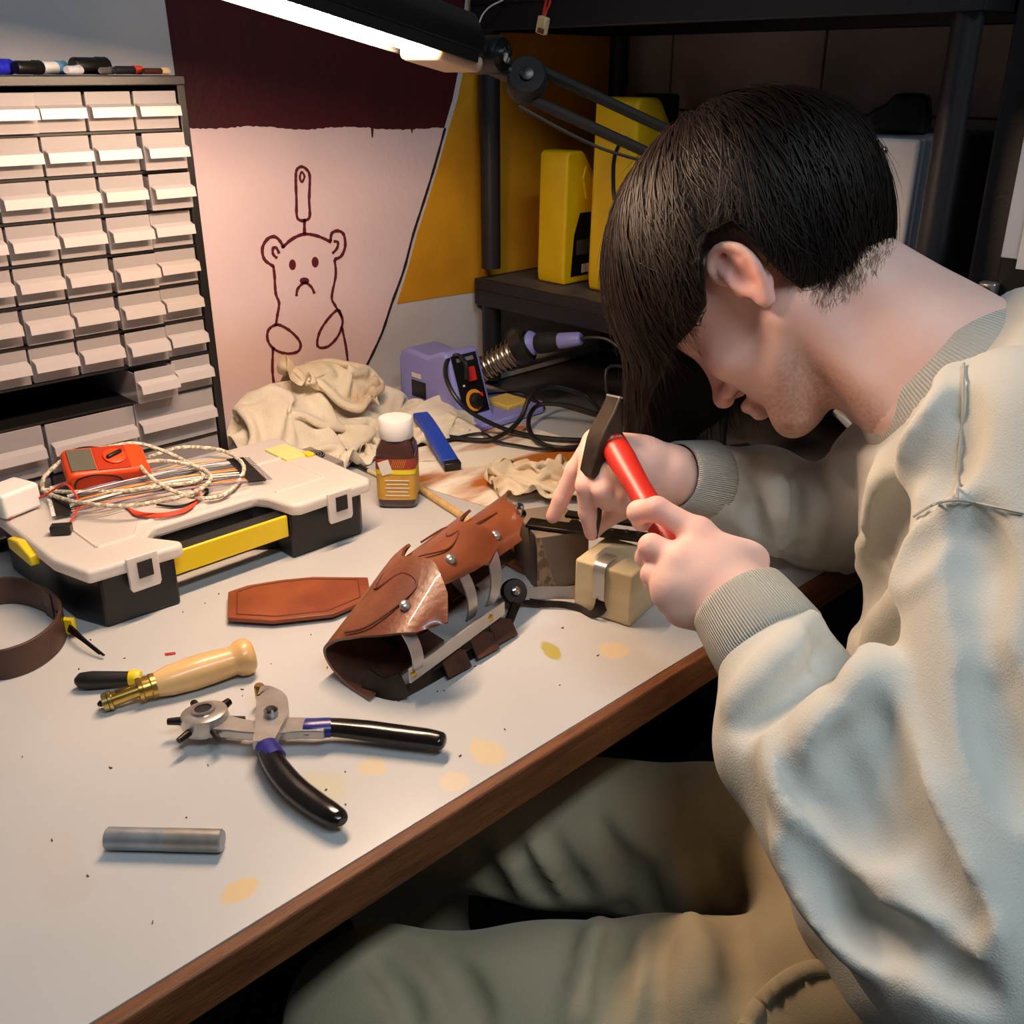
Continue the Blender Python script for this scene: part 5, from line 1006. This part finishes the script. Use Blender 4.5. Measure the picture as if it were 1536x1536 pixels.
F0 = [  # (pixel path, radius, lift, op)
 ([(1230, 900), (1275, 935), (1298, 1010), (1300, 1090)], .011, -.003, 'add'), ([(1200, 945), (1250, 960), (1270, 1010)], .010, 0, 'sub'), ([(1110, 1090), (1180, 1030), (1250, 985)], .010, 0, 'sub'), ([(1100, 1060), (1160, 1000), (1220, 930)], .009, -.003, 'add'),
 ([(1160, 1120), (1190, 1200), (1260, 1290)], .009, -.003, 'add'), ([(1195, 1110), (1225, 1190), (1300, 1280)], .009, .0, 'sub'), ([(1270, 1060), (1225, 1120), (1205, 1165)], .010, -.002, 'add'), ([(1298, 1085), (1260, 1130), (1290, 1200), (1330, 1280)], .008, 0, 'sub'),
 ([(1440, 760), (1380, 850), (1320, 960), (1290, 1060)], .014, -.004, 'add'), ([(1410, 770), (1350, 830), (1300, 900)], .012, .0, 'sub'), ([(1455, 760), (1465, 850), (1470, 960)], .012, .0, 'sub'), ([(1340, 1000), (1360, 1130), (1420, 1280), (1500, 1420)], .012, -.004, 'add'), ([(1310, 1060), (1330, 1180), (1390, 1310), (1450, 1400)], .011, 0, 'sub'),
 ([(1420, 560), (1405, 640), (1360, 720), (1330, 800)], .012, -.003, 'add'), ([(1440, 600), (1420, 690), (1380, 770)], .010, 0, 'sub'), ([(1350, 640), (1320, 760), (1290, 870)], .012, -.004, 'add'), ([(1385, 640), (1350, 740), (1310, 840)], .009, 0, 'sub'),
 ([(1170, 1250), (1230, 1340), (1300, 1440)], .012, -.004, 'add'), ([(1200, 1270), (1260, 1360), (1330, 1430)], .010, 0, 'sub'), ([(1260, 1340), (1360, 1420), (1480, 1500)], .010, 0, 'sub'),
 ([(1105, 690), (1130, 750), (1140, 800)], .008, 0, 'sub'), ([(1140, 690), (1165, 750), (1170, 830)], .009, -.002, 'add'), ([(1185, 690), (1200, 760), (1200, 840)], .009, 0, 'sub'), ([(1215, 700), (1225, 760), (1215, 830)], .008, -.002, 'add'), ([(1480, 980), (1500, 1100), (1536, 1220)], .012, 0, 'sub')]
for px, r, lf, op in F0: fold(px, r, lf, op)
sw.warp(lambda x, y, z: .0016 * np.sin(38 * x + 22 * z + 3 * np.sin(17 * y)) + .0012 * np.sin(55 * y - 31 * z + 2 * np.sin(23 * x)))
# open the sleeves at the wrists
for c_, d_ in ((P(1140, 950, .770), uv(P(1115, 915, .79) - P(1270, 1130, .69))), (P(1050, 720, 1.010), uv(P(1000, 712, .985) - P(1150, 750, 1.06)))):
    sl, g = sw._win(c_, c_, .075)
    e = (g[0] - c_[0]) * d_[0] + (g[1] - c_[1]) * d_[1] + (g[2] - c_[2]) * d_[2]; sw.d[sl] = np.maximum(sw.d[sl], e)
# ---- trousers
HLh, HRh, KL, KR = A(.675, .165, .540), A(.775, .315, .545), A(.335, .515, .520), A(.490, .680, .535)
tr_ = SDF(A(.20, .02, .05), A(.98, .82, .74), .0052)
tr_.ell(A(.735, .235, .545), (.15, .175, .11), CB, .04); tr_.cap(HLh, KL, .088, .066, .03); tr_.cap(HRh, KR, .086, .066, .03); tr_.cap(KL, A(.40, .50, .12), .066, .060, .02); tr_.cap(KR, A(.54, .68, .12), .066, .060, .02)
for px, r, op in [([(640, 1415), (690, 1470), (720, 1536)], .008, 'sub'), ([(560, 1440), (600, 1490), (620, 1536)], .007, 'sub'), ([(820, 1250), (850, 1310), (875, 1345)], .007, 'sub'), ([(770, 1260), (800, 1320), (820, 1350)], .007, 'sub'), ([(720, 1290), (745, 1330), (760, 1355)], .006, 'sub'), ([(900, 1230), (930, 1290), (945, 1340)], .007, 'sub'), ([(960, 1290), (990, 1400), (985, 1536)], .010, 'sub'), ([(1010, 1280), (1040, 1380), (1060, 1480)], .010, 'add'), ([(1080, 1290), (1110, 1400), (1110, 1500)], .009, 'sub'), ([(900, 1370), (880, 1450), (860, 1530)], .009, 'add'), ([(940, 1350), (930, 1450), (910, 1536)], .008, 'sub')]:
    fold(px, r, -.002 if op == 'add' else 0, op, .014, target=tr_)
tr_.warp(lambda x, y, z: .002 * np.sin(42 * x - 30 * y + 3 * np.sin(21 * z)) + .0014 * np.sin(70 * y + 25 * x + 2 * np.sin(33 * z)))
body_parts = [hd, hn]
body = sdf_object(body_parts, 'body', M['skin'], man, MO, 2)
nv = len(body.data.vertices); cov = np.empty(nv * 3); body.data.vertices.foreach_get('co', cov); cov = cov.reshape(-1, 3) + MO; lc = (cov - HO) @ HB
sm_ = lambda x, a, b: np.clip((x - a) / (b - a), 0, 1) ** 2 * (3 - 2 * np.clip((x - a) / (b - a), 0, 1))
stb = sm_(-lc[:, 2], .050, .072) * sm_(lc[:, 0], -.005, .03) * (np.linalg.norm(lc, axis=1) < .16); stb = np.maximum(stb, .8 * sm_(lc[:, 0], .085, .095) * sm_(-lc[:, 2], .030, .036) * sm_(lc[:, 2], -.062, -.056) * sm_(-np.abs(lc[:, 1]), -.03, -.02))
stb *= .55 + .45 * np.random.default_rng(1).random(nv)
bl = np.exp(-(((lc[:, 0] + .008) / .025) ** 2 + ((np.abs(lc[:, 1]) - .09) / .012) ** 2 + (lc[:, 2] / .035) ** 2)) + .7 * np.exp(-(((lc[:, 0] - .11) / .02) ** 2 + (lc[:, 1] / .02) ** 2 + ((lc[:, 2] + .02) / .02) ** 2))
kn_ = [P(985, 763, .822), P(977, 820, .815), P(980, 862, .815), WLp[0], WLp[1], WLp[2], P(829, 775, 1.02), P(888, 800, .992), P(880, 728, .962)]
for q in kn_: bl = bl + .6 * np.exp(-(np.linalg.norm(cov - q, axis=1) / .012) ** 2)
for nm_, v_ in (('stubble', stb), ('blush', bl)): at = body.data.attributes.new(nm_, 'FLOAT', 'POINT'); at.data.foreach_set('value', np.clip(v_, 0, 1).astype(np.float32))
shirt = sdf_object([sw], 'sweatshirt', M['sweat'], man, MO, 2); trs = sdf_object([tr_], 'trousers', M['trous'], man, MO, 2)
# cuffs, collar (ribbed knit)
def ribbed(name, ctr, radii, axes, parent, seg=64, ribs=48, th=.003):
    """sleeve-like band: list of centres + radii (a,b) with section axes"""
    vs = []; fs = []; uu = []
    n = len(ctr); prof = [(i, 0) for i in range(n)] + [(i, -th) for i in range(n - 1, -1, -1)]
    for i, off in prof:
        for k in range(seg):
            t = 2 * math.pi * k / seg; vs.append(ctr[i] + axes[0] * math.cos(t) * (radii[i][0] + off) + axes[1] * math.sin(t) * (radii[i][1] + off)); uu.append(k / seg if k <= seg / 2 else 1 - k / seg)
    m_ = len(prof)
    fs = [(i * seg + k, i * seg + (k + 1) % seg, ((i + 1) % m_) * seg + (k + 1) % seg, ((i + 1) % m_) * seg + k) for i in range(m_) for k in range(seg)]
    b = MB().add(vs, fs); o = b.build(name, M['rib'], parent, angle=80); at = o.data.attributes.new('ribu', 'FLOAT', 'POINT'); at.data.foreach_set('value', np.array(uu) * ribs / 45.0); return o
def band_on(c0, c1, r0, r1, name, parent, seg=72, ribs=60, squash=1.0):
    d, s_, u_ = frame(c1 - c0); cs = [c0 + (c1 - c0) * t for t in (0, .08, .5, .92, 1)]; rr = [r0 * .985, r0 * 1.02, (r0 + r1) / 2 * 1.03, r1 * 1.02, r1]; return ribbed(name, cs, [(r, r * squash) for r in rr], (s_, u_), parent, seg, ribs)
M['rib'].node_tree.nodes  # ribbed knit uses the 'ribu' attribute
band_on(P(1160, 976, .760), P(1108, 903, .790), .0445, .0400, 'cuff', shirt)
band_on(P(1062, 722, 1.016), P(1012, 714, .988), .0410, .0350, 'cuff', shirt)
ra, rb = np.linalg.norm(e1C), .076
ribbed('collar', [ctrC + nC * t for t in (-.004, .002, .012, .022, .027)], [(ra + .010, rb + .014), (ra + .009, rb + .013), (ra + .004, rb + .007), (ra - .002, rb + .0), (ra - .005, rb - .004)], (uv(e1C), uv(e2C)), shirt, 96, 75)
def seam(px, sds, name, m, parent, r=.0010):
    pts = [march(sds, *q) for q in crom(np.array(px, float), 5)]; pts = [p_ - uv(p_ - CAM) * .0035 for p_ in pts if p_ is not None]
    if len(pts) > 3: MB().tube(np.array(pts), r, 5).build(name, m, parent)
M['seamc'] = mat('seam_grey', (178, 178, 170), .95); M['seamk'] = mat('seam_khaki', (128, 116, 88), .95)
seam([(1446, 545), (1444, 620), (1438, 700), (1436, 748)], [sw], 'seam', M['seamc'], shirt); seam([(1370, 775), (1400, 757), (1436, 750), (1480, 758), (1536, 770)], [sw], 'seam', M['seamc'], shirt)

hem = [march([tr_], *q) for q in crom(np.array([(1118, 1545), (1140, 1505), (1178, 1470), (1222, 1452), (1262, 1462), (1292, 1495)], float), 6)]; hem = [p_ - uv(p_ - CAM) * .001 for p_ in hem if p_ is not None]
if len(hem) > 5: MB().tube(np.array(hem), .007, 10, flat=(1, .7)).build('pocket_hem', M['trous'], trs)
bc = P(990, 711, .986); bd_ = uv(WR - P(1110, 735, 1.05)); _, b1, b2 = frame(bd_)
MB().tube(np.array([bc + (b1 * math.cos(t) + b2 * math.sin(t)) * .0275 for t in np.linspace(0, 2 * math.pi, 36, endpoint=False)]), .0013, 6, closed=True).build('bracelet', M['black'], man)
# shoes and stool (mostly hidden in the shade below the bench)
for k_ in (A(.40, .50, 0), A(.54, .68, 0)):
    s_ = SDF(k_ - A(.26, .15, 0), k_ + A(.15, .26, .16), .006); dd = A(-.84, .54, 0); s_.cap(k_ + A(0, 0, .05) - dd * .03, k_ + dd * .17 + A(0, 0, .035), .045, .036, .02); s_.cap(k_ + A(0, 0, .05), k_ + A(0, 0, .12), .046, .045, .02); s_.cut((0, 0, .004), (0, 0, -1)); sdf_object([s_], 'shoe', M['blackm'], man, MO, 1)
stl = thing('work_stool', 'dark round stool under the seated man', 'stool', (.78, .20, 0)); MB().lathe([(.15, .40), (.165, .405), (.17, .425), (.16, .440), (.10, .443)], (.78, .20, 0), seg=32).build('seat', M['blackm'], stl); MB().lathe([(.02, .03), (.02, .40)], (.78, .20, 0), seg=14).build('column', M['darkmetal'], stl)
for k in range(5): t = k * 2 * math.pi / 5; MB().tube([(.78, .20, .05), (.78 + .22 * math.cos(t), .20 + .22 * math.sin(t), .02)], [.018, .014], 8).build('foot', M['rack'], stl)
# ---- hair
EC = A(-.004, 0, .042); ER = A(.148, .107, .138)                        # outer hair volume in head axes (f, l, u)
cd_ = uv(A(-.50, 0.02, .86)); cf_ = uv(A(.86, 0, .50)); cl_ = A(0, 1, 0)
grav = HB.T @ A(0, 0, -1)
AMX = ([-180, -150, -128, -116, -107, -95, -87, -78, -60, -40, -20, 0, 20, 40, 60, 78, 87, 95, 107, 116, 128, 150, 180], [122, 122, 122, 104, 84, 84, 106, 112, 112, 106, 100, 96, 100, 108, 114, 113, 108, 84, 84, 104, 122, 124, 122])
def hline(th, s, rs=1.0):
    """point on a lock: th meridian from the whorl (deg, 0 front, + left), s arc angle in deg"""
    am = float(np.interp(th, *AMX)); s = min(s, am + 3) if abs(th) > 84 else s; t = math.radians(th); a = math.radians(min(s, am)); d = cd_ * math.cos(a) + (cf_ * math.cos(t) + cl_ * math.sin(t)) * math.sin(a)
    k = 1.0
    if abs(th) > 95: k = 1 - .10 * np.clip((s - 60) / 50, 0, 1)
    p = EC + d * ER * rs * k
    if s > am:                                                          # free-hanging fringe
        ex = (s - am) / 57.3 * .112; w_ = 1 - math.exp(-ex / .02); tang = -cd_ * math.sin(a) + (cf_ * math.cos(t) + cl_ * math.sin(t)) * math.cos(a); tang = uv(tang)
        p = p + tang * ex * (1 - w_ * .8) + grav * ex * w_ * .9
    return p
def frlen(th):                                                          # how far the hair hangs past the hairline (deg of arc)
    return float(np.interp(th, [-180, -78, -50, -25, 0, 25, 45, 62, 82, 180], [3, 6, 50, 72, 78, 66, 26, 5, 1, 3]))
ths = np.linspace(-180, 180, 97); g = []
for th in ths:
    am = float(np.interp(th, *AMX)); mx = am + frlen(th) * .80; g.append([MO * 0 + HO + HB @ (hline(th, mx * q, .955 + .012 * math.sin(th * .35) - .03 * max(0, q - .8)) ) for q in np.linspace(.02, 1, 30)])
hb = MB().grid(np.array(g)).build('hair', M['hairbase'], man, solid=.006, angle=180)
strands = MB(); r_ = np.random.default_rng(4); vsA = []; fsA = []
def strand(pts, w0):
    n = len(pts); base = len(vsA); prev = None
    for i in range(n):
        d = uv(pts[min(i + 1, n - 1)] - pts[max(i - 1, 0)]); out = uv(pts[i] - HO - HB @ EC); sd = uv(np.cross(d, out)); w_ = w0 * (1 - (i / (n - 1)) ** 2 * .9); vsA.extend([pts[i] - sd * w_, pts[i] + out * w_ * .8, pts[i] + sd * w_])
    for i in range(n - 1):
        for k in range(2): fsA.append((base + i * 3 + k, base + i * 3 + k + 1, base + i * 3 + 4 + k, base + i * 3 + 3 + k))
for q in range(8500):
    th = r_.uniform(-180, 180); am = float(np.interp(th, *AMX)); mx = am + frlen(th) * r_.uniform(.72, 1.06) + r_.normal(0, 2)
    s0 = r_.uniform(0, am * .93) if r_.random() > .35 else r_.uniform(am * .5, am * .95); ln = r_.uniform(38, 75); s1 = min(s0 + ln, mx)
    if th > -60 and th < 70 and r_.random() < .5: s1 = mx
    if s1 - s0 < 8: continue
    lift = r_.uniform(.965, 1.012) + .018 * math.sin(th * .21 + s0 * .13) * math.sin(s0 * .11 + 1); cl = 6 * math.sin(th * .28 + s0 * .06) + 4 * math.sin(th * .9 + 2); sway = r_.normal(0, 9) + cl; flick = r_.normal(0, .026) + (.045 if r_.random() < .10 else 0)
    pts = [HO + HB @ hline(th + sway * ((x - s0) / (s1 - s0)) ** 1.5 + 1.2 * math.sin(x * .09 + q), x, lift + flick * ((x - s0) / (s1 - s0)) ** 2) for x in np.linspace(s0, s1, 9)]; strand(pts, r_.uniform(.0003, .0009))
# nape and sideburn down, short
for q in range(900):
    th = r_.choice([-1, 1]) * r_.uniform(100, 180); am = float(np.interp(th, *AMX)); s0 = am - r_.uniform(0, 25); p0 = EC + 0; a_ = hline(th, s0, .93); b_ = hline(th, s0 + 8, .93) + A(-.0, 0, -.004) * r_.uniform(0, 3); mid = (a_ + b_) / 2; strand([HO + HB @ x for x in (a_, mid, b_)], .0006)
me = bpy.data.meshes.new('hair_strands'); me.from_pydata([tuple(x - MO) for x in vsA], [], fsA); me.polygons.foreach_set('use_smooth', [True] * len(me.polygons)); ho_ = bpy.data.objects.new('hair_strands', me); COL.objects.link(ho_); me.materials.append(M['hair']); ho_.parent = hb; ho_['kind'] = 'stuff'
# short hair fading down the nape, rooted on the skin
vsA = []; fsA = []; tri = [(1150, 395), (1200, 440), (1238, 466), (1275, 452), (1320, 405), (1348, 372)]
for q in range(5000):
    x, y = r_.uniform(1150, 1345), r_.uniform(360, 470)
    yb = float(np.interp(x, [p_[0] for p_ in tri], [p_[1] for p_ in tri])) - abs(r_.normal(0, 24))
    if y > yb: continue
    p0 = march([hd], x, y); p1 = march([hd], x - 3 + r_.normal(0, 4), y + r_.uniform(6, 16))
    if p0 is None or p1 is None or np.linalg.norm(p0 - p1) > .03: continue
    tw_ = -uv(p0 - CAM); strand([p0 + tw_ * .0006, (p0 + p1) / 2 + tw_ * .0012, p1 + tw_ * .0008], .00022)
me = bpy.data.meshes.new('nape_hair'); me.from_pydata([tuple(x - MO) for x in vsA], [], fsA); o = bpy.data.objects.new('nape_hair', me); COL.objects.link(o); me.materials.append(mat('hair_short', (146, 120, 94), .8)); o.parent = hb; o['kind'] = 'stuff'
# eyebrow, lashes and stubble colouring as fine hairs
eb = MB()
for s in (-1, 1):
    for k in range(40):
        t = k / 39; a_ = H(.092 - .020 * t ** 1.5, s * (.012 + .034 * t), .034 + .004 * math.sin(3 * t)); b_ = a_ + HB @ A(-.002, s * .006, .002); eb.tube([a_, (a_ + b_) / 2 + HB @ A(.0015, 0, .0005), b_], [.0006, .0005, .0002], 4)
    for k in range(16):
        t = k / 15; a_ = H(.0845 - .010 * t, s * (.020 + .024 * t), .0118); eb.tube([a_, a_ + HB @ A(.004, s * .003, -.003)], [.0004, .0001], 4)
o = eb.build('eyebrows', M['hairbase'], man, smooth=False); o['kind'] = 'stuff'
# ================================================================ hammer in his left hand, punch in the right
ham = thing('hammer', 'cross-peen hammer with red handle in his near hand', 'hammer', P(905, 735, .955))
a, b = P(921, 668, .945), P(1022, 842, .835); hv = uv(b - a)
MB().tube([a - hv * .012, a + hv * .02, a + hv * .06, b, b + hv * .05], [.0115, .0118, .0100, .0112, .0120], 16, flat=(1.15, .85), up=RW[:, 2]).build('handle', M['hammer'], ham); MB().lathe([(.0119, -.004), (.0122, .0), (.0119, .012)], a - hv * .010, hv, 16).build('chipped_band', mat('chipped_paint', (168, 150, 138), .5, rgb2=(190, 46, 36), nscale=90, lo=.45, hi=.5), ham)
top, bot = P(922, 594, .945), P(893, 718, .955); ha = uv(bot - top); hl_ = np.linalg.norm(bot - top)
hz = uv(hv - ha * (hv @ ha)); hw = np.cross(ha, hz)
vs = []; secs = [(0, .0015, .0115), (.20, .005, .0125), (.42, .011, .0130), (.55, .0125, .0130), (.78, .0125, .0125), (.93, .0125, .0120), (1.0, .0098, .0095)]
for t, x_, y_ in secs: vs += [top + ha * hl_ * t + hz * (-.014) * 0 + hz * sx * y_ * 1.0 + hw * sy * x_ for sx, sy in ((-1, -1), (1, -1), (1, 1), (-1, 1))]
n_ = len(secs); MB().add(vs, [(i * 4 + k, i * 4 + (k + 1) % 4, i * 4 + 4 + (k + 1) % 4, i * 4 + 4 + k) for i in range(n_ - 1) for k in range(4)] + [(3, 2, 1, 0), tuple((n_ - 1) * 4 + k for k in range(4))]).build('head', M['iron'], ham, bevel=.0018)
MB().add([top - ha * .0006 + hz * sx * .0115 + hw * sy * .0017 + ha * .001 * 0 for sx, sy in ((-1, -1), (1, -1), (1, 1), (-1, 1))] + [top + ha * .0012 + hz * sx * .0118 + hw * sy * .002 for sx, sy in ((-1, -1), (1, -1), (1, 1), (-1, 1))], [(3, 2, 1, 0), (4, 5, 6, 7), (0, 1, 5, 4), (1, 2, 6, 5), (2, 3, 7, 6), (3, 0, 4, 7)]).build('peen_edge', M['steel'], ham, smooth=False)
pt0, pt1 = P(903, 716, .958), P(893, 806, .990); pu_ = thing('setting_punch', 'thin dark rivet-setting punch gripped upright in his far hand', 'punch', pt1); pd = uv(pt1 - pt0); PL = np.linalg.norm(pt1 - pt0); MB().lathe([(.0030, 0), (.0038, .002), (.0038, PL * .7), (.0024, PL)], pt0, pd, 14).build('shaft', M['darkmetal'], pu_); MB().lathe([(.0042, -.002), (.0046, .0), (.0042, .003)], pt0, pd, 14).build('struck_end', M['steel'], pu_)
